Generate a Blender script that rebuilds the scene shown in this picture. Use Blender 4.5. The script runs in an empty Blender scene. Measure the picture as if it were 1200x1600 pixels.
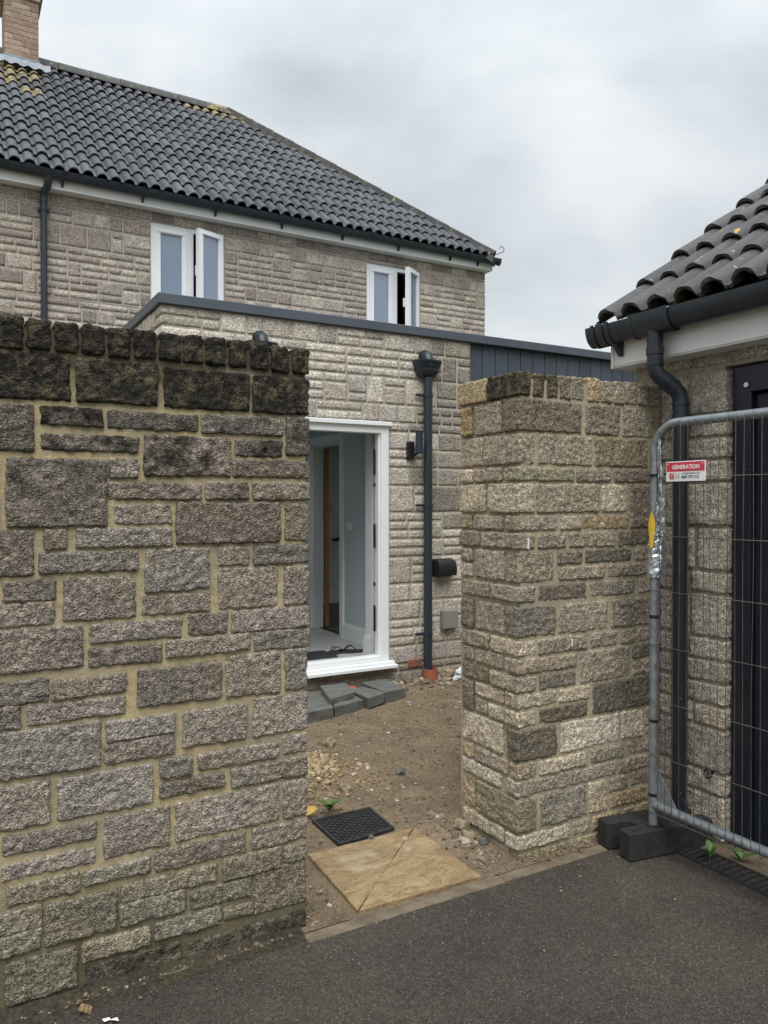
import bpy, bmesh, math, random
import numpy as np
from mathutils import Vector, Matrix, noise as mnoise

PI = math.pi
R = math.radians
scene = bpy.context.scene
C = scene.collection

# ------------------------------------------------------------------ camera, sky, sun, exposure
cam_d = bpy.data.cameras.new('camera')
cam = bpy.data.objects.new('camera', cam_d)
C.objects.link(cam)
cam.location = (0, 0, 1.6)
cam_d.sensor_fit = 'VERTICAL'
cam_d.sensor_height = 24.0
cam_d.lens = 24.0 * 1200.0 / 1600.0
cam.rotation_euler = (PI / 2 - math.atan(15 / 1200.0), 0, -math.atan(686 / 1200.0))
cam_d.clip_start = 0.05
cam_d.clip_end = 2000
scene.camera = cam

SUN_EL, SUN_AZ = 58.0, 205.0            # azimuth clockwise from +y
world = bpy.data.worlds.new('World')
scene.world = world
world.use_nodes = True
nt = world.node_tree
for n in list(nt.nodes):
    nt.nodes.remove(n)
def wn(t, **k):
    n = nt.nodes.new(t)
    for a, b in k.items():
        setattr(n, a, b)
    return n
def wl(a, b):
    nt.links.new(a, b)
sky = wn('ShaderNodeTexSky', sky_type='NISHITA', sun_disc=False, sun_elevation=R(SUN_EL), sun_rotation=R(SUN_AZ))
tc = wn('ShaderNodeTexCoord')
mp = wn('ShaderNodeMapping')
mp.inputs['Scale'].default_value = (1.0, 1.0, 1.9)
mp.inputs['Location'].default_value = (0.56, -0.02, 0.13)
wl(tc.outputs['Generated'], mp.inputs['Vector'])
n1 = wn('ShaderNodeTexNoise')
n1.inputs['Scale'].default_value = 2.7
n1.inputs['Detail'].default_value = 5.0
n1.inputs['Roughness'].default_value = 0.47
n1.inputs['Distortion'].default_value = 0.25
wl(mp.outputs['Vector'], n1.inputs['Vector'])
cr = wn('ShaderNodeValToRGB')
cr.color_ramp.elements[0].position = 0.30
cr.color_ramp.elements[0].color = (0.50, 0.54, 0.565, 1)
cr.color_ramp.elements[1].position = 0.62
cr.color_ramp.elements[1].color = (0.80, 0.84, 0.865, 1)
e = cr.color_ramp.elements.new(0.46)
e.color = (0.635, 0.68, 0.71, 1)
wl(n1.outputs['Fac'], cr.inputs['Fac'])
sep = wn('ShaderNodeSeparateXYZ')
wl(tc.outputs['Generated'], sep.inputs['Vector'])
mr = wn('ShaderNodeMapRange')
mr.inputs['From Min'].default_value = 0.0
mr.inputs['From Max'].default_value = 1.0
mr.inputs['To Min'].default_value = 5.4
mr.inputs['To Max'].default_value = 16.5
zp = wn('ShaderNodeMath', operation='POWER', use_clamp=True)
zp.inputs[1].default_value = 3.0
zc0 = wn('ShaderNodeMath', operation='MAXIMUM')
zc0.inputs[1].default_value = 0.0
wl(sep.outputs['Z'], zc0.inputs[0])
wl(zc0.outputs[0], zp.inputs[0])
wl(zp.outputs[0], mr.inputs['Value'])
vm = wn('ShaderNodeVectorMath', operation='SCALE')
wl(cr.outputs['Color'], vm.inputs[0])
wl(mr.outputs['Result'], vm.inputs['Scale'])
mx = wn('ShaderNodeMix', data_type='RGBA')
mx.inputs['Factor'].default_value = 0.95
wl(sky.outputs['Color'], mx.inputs['A'])
wl(vm.outputs['Vector'], mx.inputs['B'])
bg = wn('ShaderNodeBackground')
bg.inputs['Strength'].default_value = 0.1
wl(mx.outputs['Result'], bg.inputs['Color'])
wo = wn('ShaderNodeOutputWorld')
wl(bg.outputs['Background'], wo.inputs['Surface'])

sun_d = bpy.data.lights.new('sun', 'SUN')
sun_d.energy = 1.5
sun_d.angle = R(45)
sun_d.color = (1.0, 0.985, 0.955)
sun = bpy.data.objects.new('sun', sun_d)
C.objects.link(sun)
sd = Vector((math.sin(R(SUN_AZ)) * math.cos(R(SUN_EL)), math.cos(R(SUN_AZ)) * math.cos(R(SUN_EL)), math.sin(R(SUN_EL))))
sun.rotation_euler = sd.to_track_quat('Z', 'Y').to_euler()
sun.location = (0, -10, 30)

scene.view_settings.view_transform = 'Standard'
scene.view_settings.look = 'None'
scene.view_settings.exposure = 0.84
scene.view_settings.gamma = 1.0
scene.view_settings.use_curve_mapping = False
scene.cycles.max_bounces = 8
scene.cycles.diffuse_bounces = 5

# ------------------------------------------------------------------ numpy gradient noise
rngp = np.random.RandomState(7)
_P = rngp.permutation(512).astype(np.int64)
_P = np.concatenate([_P, _P, _P])
_G = rngp.normal(size=(512, 3))
_G /= np.linalg.norm(_G, axis=1)[:, None]
def pn(P):
    P = np.asarray(P, float)
    I = np.floor(P).astype(np.int64)
    F = P - I
    I &= 511
    w = F * F * F * (F * (F * 6 - 15) + 10)
    res = 0
    for dx in (0, 1):
        for dy in (0, 1):
            for dz in (0, 1):
                h = _P[_P[_P[(I[:, 0] + dx) & 511] + ((I[:, 1] + dy) & 511)] + ((I[:, 2] + dz) & 511)] & 511
                g = _G[h]
                d = (g * (F - np.array([dx, dy, dz]))).sum(1)
                wt = (w[:, 0] if dx else 1 - w[:, 0]) * (w[:, 1] if dy else 1 - w[:, 1]) * (w[:, 2] if dz else 1 - w[:, 2])
                res = res + d * wt
    return res * 1.6

# ------------------------------------------------------------------ scene helpers
WL = {}
def mesh_from(name, verts, faces, smooth=False):
    me = bpy.data.meshes.new(name)
    me.from_pydata([tuple(v) for v in verts], [], [tuple(int(i) for i in f) for f in faces])
    if smooth:
        me.polygons.foreach_set('use_smooth', [True] * len(me.polygons))
    me.update()
    return me
def obj(name, me, mat=None, parent=None, loc=(0, 0, 0), rot=None, color=None, kind=None):
    o = bpy.data.objects.new(name, me)
    C.objects.link(o)
    loc = Vector(loc)
    if mat is not None and me is not None and hasattr(me, 'materials') and len(me.materials) == 0:
        me.materials.append(mat)
    if parent is not None:
        o.parent = parent
        o.location = loc - WL[parent.name]
    else:
        o.location = loc
    WL[o.name] = loc
    if rot is not None:
        o.rotation_euler = rot
    if color is not None:
        o.color = color
    if kind:
        o['kind'] = kind
    return o
def tag(o, label, cat, group=None):
    o['label'] = label
    o['category'] = cat
    if group:
        o['group'] = group
    return o
def thing(name, label, cat, loc=(0, 0, 0), group=None):
    o = obj(name, None, None, None, loc)
    o.empty_display_size = 0.1
    return tag(o, label, cat, group)

class MB:
    """collects shapes into one mesh"""
    def __init__(s):
        s.v, s.f = [], []
    def add(s, vs, fs):
        n = len(s.v)
        s.v += [tuple(v) for v in vs]
        s.f += [tuple(i + n for i in f) for f in fs]
        return s
    def box(s, x0, x1, y0, y1, z0, z1, b=0.0):
        if b <= 0:
            vs = [(x, y, z) for x in (x0, x1) for y in (y0, y1) for z in (z0, z1)]
            fs = [(0, 1, 3, 2), (4, 6, 7, 5), (0, 4, 5, 1), (2, 3, 7, 6), (0, 2, 6, 4), (1, 5, 7, 3)]
            return s.add(vs, fs)
        bm = bmesh.new()
        bmesh.ops.create_cube(bm, size=1)
        for v in bm.verts:
            v.co = Vector(((x0 + x1) / 2 + v.co.x * (x1 - x0), (y0 + y1) / 2 + v.co.y * (y1 - y0), (z0 + z1) / 2 + v.co.z * (z1 - z0)))
        bmesh.ops.bevel(bm, geom=list(bm.edges), offset=b, segments=1, affect='EDGES')
        bm.verts.index_update()
        s.add([v.co[:] for v in bm.verts], [[v.index for v in f.verts] for f in bm.faces])
        bm.free()
        return s
    def prism(s, pts, z0, z1):
        """plan polygon (ccw) extruded in z"""
        n = len(pts)
        vs = [(p[0], p[1], z0) for p in pts] + [(p[0], p[1], z1) for p in pts]
        fs = [tuple(range(n - 1, -1, -1)), tuple(range(n, 2 * n))]
        fs += [(i, (i + 1) % n, n + (i + 1) % n, n + i) for i in range(n)]
        return s.add(vs, fs)
    def loft(s, rings, closed=True, caps=True):
        n = len(rings[0])
        vs = [p for r in rings for p in r]
        fs = []
        for k in range(len(rings) - 1):
            for i in range(n if closed else n - 1):
                j = (i + 1) % n
                fs.append((k * n + i, k * n + j, (k + 1) * n + j, (k + 1) * n + i))
        if caps and closed:
            fs.append(tuple(range(n - 1, -1, -1)))
            fs.append(tuple(range((len(rings) - 1) * n, len(rings) * n)))
        return s.add(vs, fs)
    def tube(s, path, r, seg=12, caps=True):
        path = [Vector(p) for p in path]
        rings = []
        prev = None
        for i, p in enumerate(path):
            t = (path[min(i + 1, len(path) - 1)] - path[max(i - 1, 0)]).normalized()
            if prev is None:
                a = Vector((0, 0, 1)) if abs(t.z) < 0.9 else Vector((1, 0, 0))
                x = t.cross(a).normalized()
            else:
                x = (prev - t * prev.dot(t)).normalized()
            prev = x
            y = t.cross(x)
            rr = r[i] if isinstance(r, (list, tuple)) else r
            rings.append([p + x * (rr * math.cos(2 * PI * k / seg)) + y * (rr * math.sin(2 * PI * k / seg)) for k in range(seg)])
        return s.loft(rings, True, caps)
    def build(s, name, mat, parent=None, loc=(0, 0, 0), rot=None, smooth=False, color=None, kind=None, ang=None):
        # vertices are in world coordinates when loc is zero
        me = mesh_from(name, s.v, s.f, smooth)
        bm = bmesh.new()
        bm.from_mesh(me)
        bmesh.ops.recalc_face_normals(bm, faces=bm.faces)
        bm.to_mesh(me)
        bm.free()
        if smooth:
            me.polygons.foreach_set('use_smooth', [True] * len(me.polygons))
            me.set_sharp_from_angle(angle=R(ang or 40))
        return obj(name, me, mat, parent, loc, rot, color, kind)

# ------------------------------------------------------------------ materials
class Mat:
    def __init__(s, name, rough=0.7, spec=0.4, metal=0.0):
        s.m = bpy.data.materials.new(name)
        s.m.use_nodes = True
        s.nt = s.m.node_tree
        s.b = s.nt.nodes['Principled BSDF']
        s.b.inputs['Roughness'].default_value = rough
        s.b.inputs['Specular IOR Level'].default_value = spec
        s.b.inputs['Metallic'].default_value = metal
        s.pos = s.n('ShaderNodeNewGeometry').outputs['Position']
    def n(s, t, **k):
        x = s.nt.nodes.new(t)
        for a, b in k.items():
            setattr(x, a, b)
        return x
    def l(s, a, b):
        s.nt.links.new(a, b)
    def noise(s, scale, detail=3, rough=0.55, vec=None, dist=0.0, stretch=None):
        x = s.n('ShaderNodeTexNoise')
        x.inputs['Scale'].default_value = scale
        x.inputs['Detail'].default_value = detail
        x.inputs['Roughness'].default_value = rough
        x.inputs['Distortion'].default_value = dist
        v = vec or s.pos
        if stretch:
            m = s.n('ShaderNodeMapping')
            m.inputs['Scale'].default_value = stretch
            s.l(v, m.inputs['Vector'])
            v = m.outputs['Vector']
        s.l(v, x.inputs['Vector'])
        return x.outputs['Fac']
    def voro(s, scale, out='Distance', feature='F1'):
        x = s.n('ShaderNodeTexVoronoi', feature=feature)
        x.inputs['Scale'].default_value = scale
        s.l(s.pos, x.inputs['Vector'])
        return x.outputs[out]
    def rng(s, val, a, b, c=0.0, d=1.0):
        x = s.n('ShaderNodeMapRange')
        s.l(val, x.inputs['Value'])
        for k, q in zip(('From Min', 'From Max', 'To Min', 'To Max'), (a, b, c, d)):
            x.inputs[k].default_value = q
        return x.outputs['Result']
    def mix(s, fac, a, b, mode='MIX'):
        x = s.n('ShaderNodeMix', data_type='RGBA', blend_type=mode)
        for sock, val in ((x.inputs['Factor'], fac), (x.inputs['A'], a), (x.inputs['B'], b)):
            if isinstance(val, (int, float)):
                sock.default_value = val
            elif isinstance(val, tuple):
                sock.default_value = tuple(val[:3]) + (1,)
            else:
                s.l(val, sock)
        return x.outputs['Result']
    def math(s, op, a, b=0.0):
        x = s.n('ShaderNodeMath', operation=op)
        for sock, val in ((x.inputs[0], a), (x.inputs[1], b)):
            if isinstance(val, (int, float)):
                sock.default_value = val
            else:
                s.l(val, sock)
        return x.outputs[0]
    def scale(s, col, f):
        x = s.n('ShaderNodeVectorMath', operation='SCALE')
        s.l(col, x.inputs[0])
        if isinstance(f, (int, float)):
            x.inputs['Scale'].default_value = f
        else:
            s.l(f, x.inputs['Scale'])
        return x.outputs['Vector']
    def color(s, c):
        if isinstance(c, tuple):
            s.b.inputs['Base Color'].default_value = tuple(c[:3]) + (1,)
        else:
            s.l(c, s.b.inputs['Base Color'])
        return s
    def rough(s, r):
        s.l(r, s.b.inputs['Roughness'])
        return s
    def bump(s, h, strength=0.5, dist=0.01):
        x = s.n('ShaderNodeBump')
        x.inputs['Strength'].default_value = strength
        x.inputs['Distance'].default_value = dist
        s.l(h, x.inputs['Height'])
        s.l(x.outputs['Normal'], s.b.inputs['Normal'])
        return s

def stone_mat(name, fine=150, bumpd=0.012, speck=1.0):
    m = Mat(name, 0.95, 0.12)
    oi = m.n('ShaderNodeObjectInfo')
    base = oi.outputs['Color']
    big = m.noise(9, 4, 0.6)
    mid = m.noise(42, 4, 0.65)
    fn = m.noise(fine, 3, 0.7)
    k = m.math('MULTIPLY', m.rng(big, 0.25, 0.75, 0.78, 1.22), m.rng(mid, 0.28, 0.72, 0.62, 1.38))
    vg = m.n('ShaderNodeTexVoronoi')
    vg.inputs['Scale'].default_value = fine * 1.25
    m.l(m.pos, vg.inputs['Vector'])
    vb = m.n('ShaderNodeRGBToBW')
    m.l(vg.outputs['Color'], vb.inputs[0])
    k = m.math('MULTIPLY', k, m.rng(fn, 0.30, 0.70, 1 - 0.40 * speck, 1 + 0.42 * speck))
    k = m.math('MULTIPLY', k, m.rng(vb.outputs[0], 0.2, 0.8, 1 - 0.34 * speck, 1 + 0.38 * speck))
    col = m.scale(base, k)
    col = m.mix(m.rng(m.noise(4.2, 4, 0.65), 0.58, 0.74, 0, 0.42), col, m.mix(1.0, col, (1.18, 0.98, 0.72), 'MULTIPLY'))
    # pale crystal specks
    vs = m.voro(fine * 0.8)
    sp = m.math('MULTIPLY', m.rng(vs, 0.22, 0.14), m.rng(m.noise(30, 2), 0.45, 0.58))
    col = m.mix(m.math('MULTIPLY', sp, 0.55 * speck), col, (0.62, 0.58, 0.52))
    # warm and purplish tints
    tint = m.noise(5.5, 2)
    col = m.mix(0.35, col, m.mix(m.rng(tint, 0.35, 0.65), (1.03, 0.98, 1.0), (1.04, 0.99, 0.90)), 'MULTIPLY')
    # algae and soot: amount from the object's alpha
    st = m.noise(13, 6, 0.68)
    a = oi.outputs['Alpha']
    thr = m.math('SUBTRACT', m.math('ADD', st, a), 1.0)
    msk = m.rng(thr, -0.1, 0.12)
    col = m.mix(m.math('MULTIPLY', msk, 0.93), col, m.mix(m.rng(m.noise(24, 5, 0.7), 0.50, 0.66), m.mix(m.rng(m.noise(60, 3), 0.35, 0.7), (0.010, 0.010, 0.010), (0.042, 0.039, 0.033)), (0.135, 0.112, 0.07)))
    m.color(col)
    h = m.math('ADD', m.math('MULTIPLY', fn, 0.5), m.math('MULTIPLY', mid, 0.7))
    h = m.math('SUBTRACT', h, m.math('MULTIPLY', vg.outputs['Distance'], 0.35))
    m.bump(h, 1.0, bumpd)
    return m.m
M = {}
M['stone'] = stone_mat('rock_faced_stone', 125, 0.016)
M['stone_far'] = stone_mat('rock_faced_stone_far', 62, 0.013, 0.6)

def mortar_mat(name, c1, c2, c3, mossz=None, topz=None):
    m = Mat(name, 0.95, 0.1)
    col = m.mix(m.rng(m.noise(4.5, 4), 0.35, 0.65), c1, c2)
    col = m.mix(m.rng(m.noise(2.2, 3, 0.6), 0.45, 0.7), col, c3)
    g = m.noise(330, 2, 0.6)
    col = m.scale(col, m.math('MULTIPLY', m.rng(g, 0.3, 0.7, 0.72, 1.25), m.rng(m.noise(28, 4), 0.3, 0.7, 0.82, 1.14)))
    sp = m.n('ShaderNodeSeparateXYZ')
    m.l(m.pos, sp.inputs['Vector'])
    nz = m.noise(6, 5, 0.65)
    if mossz:
        q = m.math('ADD', sp.outputs['Z'], m.math('MULTIPLY', m.math('SUBTRACT', nz, 0.5), 0.5))
        col = m.mix(m.math('MULTIPLY', m.rng(q, mossz + 0.1, mossz - 0.22), 0.85), col, (0.11, 0.10, 0.068))
        col = m.mix(m.math('MULTIPLY', m.rng(q, mossz - 0.25, mossz - 0.42), 0.8), col, (0.058, 0.062, 0.022))
    if topz:
        q = m.math('ADD', sp.outputs['Z'], m.math('MULTIPLY', m.math('SUBTRACT', nz, 0.5), 0.75))
        col = m.mix(m.math('MULTIPLY', m.rng(q, topz - 0.1, topz + 0.12), 0.86), col, (0.055, 0.048, 0.032))
    m.color(col)
    m.bump(m.math('ADD', g, m.math('MULTIPLY', m.noise(40, 3), 1.2)), 0.7, 0.006)
    return m.m
M['mortar_wall'] = mortar_mat('sandy_mortar', (0.50, 0.41, 0.235), (0.44, 0.365, 0.23), (0.34, 0.295, 0.21), 0.36, 1.95)
M['mortar_pier'] = mortar_mat('pier_mortar', (0.47, 0.405, 0.275), (0.43, 0.375, 0.265), (0.37, 0.33, 0.245), 0.12, None)
M['mortar_ext'] = mortar_mat('extension_mortar', (0.52, 0.475, 0.385), (0.48, 0.44, 0.365), (0.42, 0.385, 0.315), 0.18, None)
M['mortar_house'] = mortar_mat('house_mortar', (0.50, 0.44, 0.37), (0.46, 0.41, 0.345), (0.41, 0.37, 0.315))
M['mortar_garage'] = mortar_mat('garage_mortar', (0.40, 0.345, 0.27), (0.37, 0.325, 0.255), (0.33, 0.29, 0.235), 0.1)

def plain(name, col, rough=0.5, spec=0.5, metal=0.0, var=0.15, vs=6, bump=0.0, bs=120):
    m = Mat(name, rough, spec, metal)
    n = m.noise(vs, 5, 0.6)
    base = m.mix(m.rng(n, 0.3, 0.7), tuple(c * (1 - var) for c in col), tuple(min(1, c * (1 + var)) for c in col))
    m.color(base)
    if bump:
        m.bump(m.noise(bs, 3), 0.5, bump)
    return m.m
M['upvc'] = plain('white_upvc', (0.80, 0.82, 0.83), 0.32, 0.45, var=0.03)
M['fascia'] = plain('white_fascia', (0.74, 0.74, 0.73), 0.45, 0.4, var=0.07, vs=3)
M['gutter'] = plain('black_gutter_plastic', (0.022, 0.027, 0.036), 0.38, 0.45, var=0.3, vs=9)
M['anthracite'] = plain('anthracite_plastic', (0.026, 0.034, 0.045), 0.36, 0.45, var=0.14, vs=5)
M['trim'] = plain('anthracite_trim_metal', (0.075, 0.09, 0.11), 0.42, 0.45, var=0.1, vs=3)
M['black'] = plain('black_plastic', (0.014, 0.015, 0.018), 0.35, 0.5, var=0.25, vs=30)
M['boxgrey'] = plain('grey_box_plastic', (0.22, 0.22, 0.20), 0.5, 0.4, var=0.08)
M['rubberblack'] = plain('dark_rubber', (0.027, 0.027, 0.026), 0.75, 0.4, var=0.4, vs=25, bump=0.004)
M['dark'] = plain('dark_room', (0.02, 0.02, 0.022), 0.9, 0.1)
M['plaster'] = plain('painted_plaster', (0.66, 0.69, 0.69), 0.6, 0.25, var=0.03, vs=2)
M['halldaylight'] = plain('hall_wall_daylight_tint', (0.50, 0.56, 0.575), 0.6, 0.25, var=0.03, vs=2)  # bluish daylight on the hall walls, put into their colour
M['tealdaylight'] = plain('pale_teal_daylight_tint', (0.33, 0.50, 0.56), 0.6, 0.25, var=0.04, vs=2)  # teal cast of the daylight at the hall end, painted into the wall colour
M['gloss'] = plain('white_gloss_paint', (0.74, 0.76, 0.76), 0.35, 0.45, var=0.02)
M['hallfloor'] = plain('grey_hall_floor', (0.34, 0.35, 0.345), 0.55, 0.3, var=0.1, vs=9)
M['lead'] = plain('lead_flashing', (0.25, 0.275, 0.31), 0.6, 0.4, 0.0, var=0.3, vs=14, bump=0.01, bs=12)
M['terracotta'] = plain('terracotta_pipe', (0.33, 0.11, 0.058), 0.6, 0.35, var=0.14, vs=14)
M['airbrick'] = plain('terracotta_airbrick', (0.30, 0.145, 0.095), 0.8, 0.2, var=0.25, vs=40)
M['foil'] = plain('crumpled_foil', (0.62, 0.64, 0.67), 0.33, 0.5, 0.85, var=0.2, vs=50)
M['yellow'] = plain('yellow_sticker', (0.62, 0.40, 0.03), 0.45, 0.4, var=0.1, vs=50)
M['signwhite'] = plain('sign_white', (0.80, 0.80, 0.80), 0.4, 0.4, var=0.03)
M['signred'] = plain('sign_red', (0.60, 0.045, 0.085), 0.4, 0.4, var=0.05)
M['signgrey'] = plain('sign_grey_print', (0.10, 0.105, 0.12), 0.5, 0.3, var=0.05)
M['signpale'] = plain('sign_pale_print', (0.45, 0.40, 0.40), 0.5, 0.3, var=0.05)
M['leafgreen'] = plain('weed_green', (0.075, 0.15, 0.030), 0.5, 0.4, var=0.3, vs=60)
M['leafyellow'] = plain('dead_leaf_yellow', (0.46, 0.31, 0.07), 0.6, 0.3, var=0.3, vs=60)
M['paper'] = plain('white_paper', (0.78, 0.78, 0.78), 0.7, 0.2, var=0.05)
M['bagwhite'] = plain('cloudy_plastic_bag', (0.55, 0.56, 0.58), 0.4, 0.5, var=0.25, vs=30)
M['bagred'] = plain('red_plastic', (0.55, 0.04, 0.03), 0.4, 0.5, var=0.2, vs=30)

def galv():
    m = Mat('galvanised_steel', 0.42, 0.5, 0.55)
    n = m.noise(35, 5, 0.7)
    c = m.mix(m.rng(n, 0.3, 0.7), (0.19, 0.215, 0.23), (0.36, 0.39, 0.41))
    c = m.mix(m.rng(m.noise(11, 4), 0.62, 0.74, 0, 0.5), c, (0.16, 0.12, 0.08))
    m.color(c).rough(m.rng(n, 0.3, 0.7, 0.34, 0.6))
    return m.m
M['galv'] = galv()
M['wire'] = plain('dull_wire', (0.135, 0.12, 0.105), 0.5, 0.5, 0.5, var=0.35, vs=14)

def glass_pane():
    m = Mat('window_glass', 0.03, 1.0)
    m.b.inputs['IOR'].default_value = 1.75
    m.color(m.mix(m.rng(m.noise(1.2, 2), 0.35, 0.65), (0.15, 0.20, 0.30), (0.18, 0.235, 0.335)))
    return m.m
M['glass'] = glass_pane()
def clear_glass():
    m = Mat('added_opening_glass', 0.02, 0.5)  # glass for the unseen openings added to light the rooms
    t = m.n('ShaderNodeBsdfTransparent')
    ms = m.n('ShaderNodeMixShader')
    ms.inputs[0].default_value = 0.12
    m.color((0.6, 0.65, 0.68))
    out = m.nt.nodes['Material Output']
    m.l(t.outputs[0], ms.inputs[1])
    m.l(m.b.outputs[0], ms.inputs[2])
    m.l(ms.outputs[0], out.inputs['Surface'])
    return m.m
M['clearglass'] = clear_glass()

def tile_mat(name, base, lichen=0.0, spot=0.5):
    m = Mat(name, 0.55, 0.45)
    oi = m.n('ShaderNodeObjectInfo')
    n = m.noise(16, 5, 0.65)
    c = m.mix(m.rng(n, 0.3, 0.72), tuple(b * 0.62 for b in base), tuple(b * 1.45 for b in base))
    c = m.scale(c, m.rng(oi.outputs['Random'], 0, 1, 0.68, 1.34))
    c = m.scale(c, m.rng(m.noise(260, 2), 0.3, 0.7, 0.75, 1.25))
    sp = m.math('MULTIPLY', m.rng(m.voro(19), 0.2, 0.11), m.rng(m.noise(9, 2), 0.5, 0.62))
    c = m.mix(m.math('MULTIPLY', sp, spot), c, (0.34, 0.34, 0.31))
    if lichen:
        k = m.rng(m.noise(11, 5, 0.7), 0.62 - lichen * 0.2, 0.70 - lichen * 0.2)
        c = m.mix(k, c, m.mix(m.rng(m.noise(30, 2), 0.4, 0.6), (0.27, 0.18, 0.045), (0.30, 0.26, 0.14)))
    m.color(c).rough(m.rng(n, 0.3, 0.7, 0.45, 0.75))
    m.bump(m.noise(170, 3), 0.4, 0.006)
    return m.m
M['tile'] = tile_mat('concrete_roof_tile', (0.066, 0.069, 0.081), 0.0, 0.35)
M['tile_lichen'] = tile_mat('lichen_roof_tile', (0.066, 0.069, 0.078), 0.85, 0.5)
M['tile_garage'] = tile_mat('garage_roof_tile', (0.060, 0.058, 0.061), 0.02, 0.75)
M['hip'] = tile_mat('hip_tile', (0.048, 0.048, 0.044), 0.12, 0.6)
M['hip_lichen'] = tile_mat('lichen_hip_tile', (0.05, 0.05, 0.044), 0.8, 0.6)
def brick_mat():
    m = Mat('chimney_brick', 0.9, 0.15)
    oi = m.n('ShaderNodeObjectInfo')
    c = m.scale(oi.outputs['Color'], m.math('MULTIPLY', m.rng(m.noise(24, 4, 0.7), 0.3, 0.7, 0.7, 1.3), m.rng(m.noise(90, 2), 0.3, 0.7, 0.8, 1.2)))
    m.color(c)
    m.bump(m.noise(70, 3), 0.6, 0.008)
    return m.m
M['brick'] = brick_mat()

def asphalt():
    m = Mat('asphalt', 0.78, 0.4)
    n = m.noise(1.4, 5, 0.6)
    c = m.mix(m.rng(n, 0.35, 0.68), (0.045, 0.0385, 0.0315), (0.071, 0.0595, 0.046))
    c = m.mix(m.rng(m.noise(0.9, 3, 0.6, dist=0.4), 0.56, 0.72, 0, 0.5), c, (0.083, 0.063, 0.041))
    vc = m.n('ShaderNodeTexVoronoi')
    vc.inputs['Scale'].default_value = 300
    m.l(m.pos, vc.inputs['Vector'])
    bw = m.n('ShaderNodeRGBToBW')
    m.l(vc.outputs['Color'], bw.inputs[0])
    c = m.scale(c, m.rng(bw.outputs[0], 0.2, 0.8, 0.55, 1.45))
    v3 = m.n('ShaderNodeTexVoronoi')
    v3.inputs['Scale'].default_value = 125
    m.l(m.pos, v3.inputs['Vector'])
    b3 = m.n('ShaderNodeRGBToBW')
    m.l(v3.outputs['Color'], b3.inputs[0])
    c = m.scale(c, m.math('MULTIPLY', m.rng(b3.outputs[0], 0.2, 0.8, 0.76, 1.24), m.rng(m.noise(60, 3, 0.7), 0.3, 0.7, 0.8, 1.2)))
    v2 = m.n('ShaderNodeTexVoronoi')
    v2.inputs['Scale'].default_value = 120
    m.l(m.pos, v2.inputs['Vector'])
    b2 = m.n('ShaderNodeRGBToBW')
    m.l(v2.outputs['Color'], b2.inputs[0])
    sp = m.math('MULTIPLY', m.rng(b2.outputs[0], 0.74, 0.78), m.rng(v2.outputs['Distance'], 0.36, 0.22))
    c = m.mix(m.math('MULTIPLY', sp, 0.6), c, (0.30, 0.28, 0.25))
    m.color(c)
    c = m.scale(c, m.rng(m.noise(0.8, 4, 0.6, dist=0.8), 0.32, 0.68, 0.78, 1.18))
    m.color(c)
    m.rough(m.rng(m.noise(2.2, 4), 0.35, 0.65, 0.6, 0.88))
    h = m.math('SUBTRACT', m.noise(22, 3), m.math('MULTIPLY', vc.outputs['Distance'], 0.6))
    m.bump(h, 0.8, 0.006)
    return m.m
M['asphalt'] = asphalt()
def soil():
    m = Mat('bare_soil', 0.95, 0.12)
    n = m.noise(3.2, 6, 0.65)
    c = m.mix(m.rng(n, 0.33, 0.68), (0.170, 0.130, 0.090), (0.285, 0.215, 0.138))
    c = m.mix(m.rng(m.noise(1.7, 4, 0.6), 0.55, 0.72, 0, 0.65), c, (0.165, 0.128, 0.098))
    c = m.mix(m.rng(m.noise(6.5, 4, 0.65), 0.62, 0.78, 0, 0.5), c, (0.32, 0.255, 0.15))
    c = m.scale(c, m.math('MULTIPLY', m.rng(m.noise(55, 4, 0.7), 0.3, 0.7, 0.55, 1.35), m.rng(m.noise(240, 2), 0.3, 0.7, 0.7, 1.3)))
    m.color(c)
    m.bump(m.math('ADD', m.noise(30, 5, 0.7), m.math('MULTIPLY', m.noise(160, 3), 0.5)), 0.9, 0.022)
    return m.m
M['soil'] = soil()
def dirt():
    m = Mat('damp_dirt', 0.92, 0.2)
    c = m.mix(m.rng(m.noise(7, 6, 0.7), 0.35, 0.65), (0.030, 0.027, 0.021), (0.066, 0.055, 0.038))
    c = m.mix(m.rng(m.noise(5, 4, 0.6), 0.55, 0.7, 0, 0.7), c, (0.060, 0.062, 0.028))
    c = m.scale(c, m.math('MULTIPLY', m.rng(m.noise(70, 3), 0.3, 0.7, 0.6, 1.4), m.rng(m.noise(260, 2), 0.3, 0.7, 0.7, 1.3)))
    m.color(c)
    m.bump(m.noise(70, 4, 0.7), 0.8, 0.012)
    return m.m
M['dirt'] = dirt()
M['edging'] = plain('concrete_edging', (0.165, 0.132, 0.095), 0.92, 0.15, var=0.35, vs=9, bump=0.01, bs=90)
M['ground'] = plain('far_ground', (0.10, 0.12, 0.06), 0.95, 0.1, var=0.3, vs=0.4)
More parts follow.
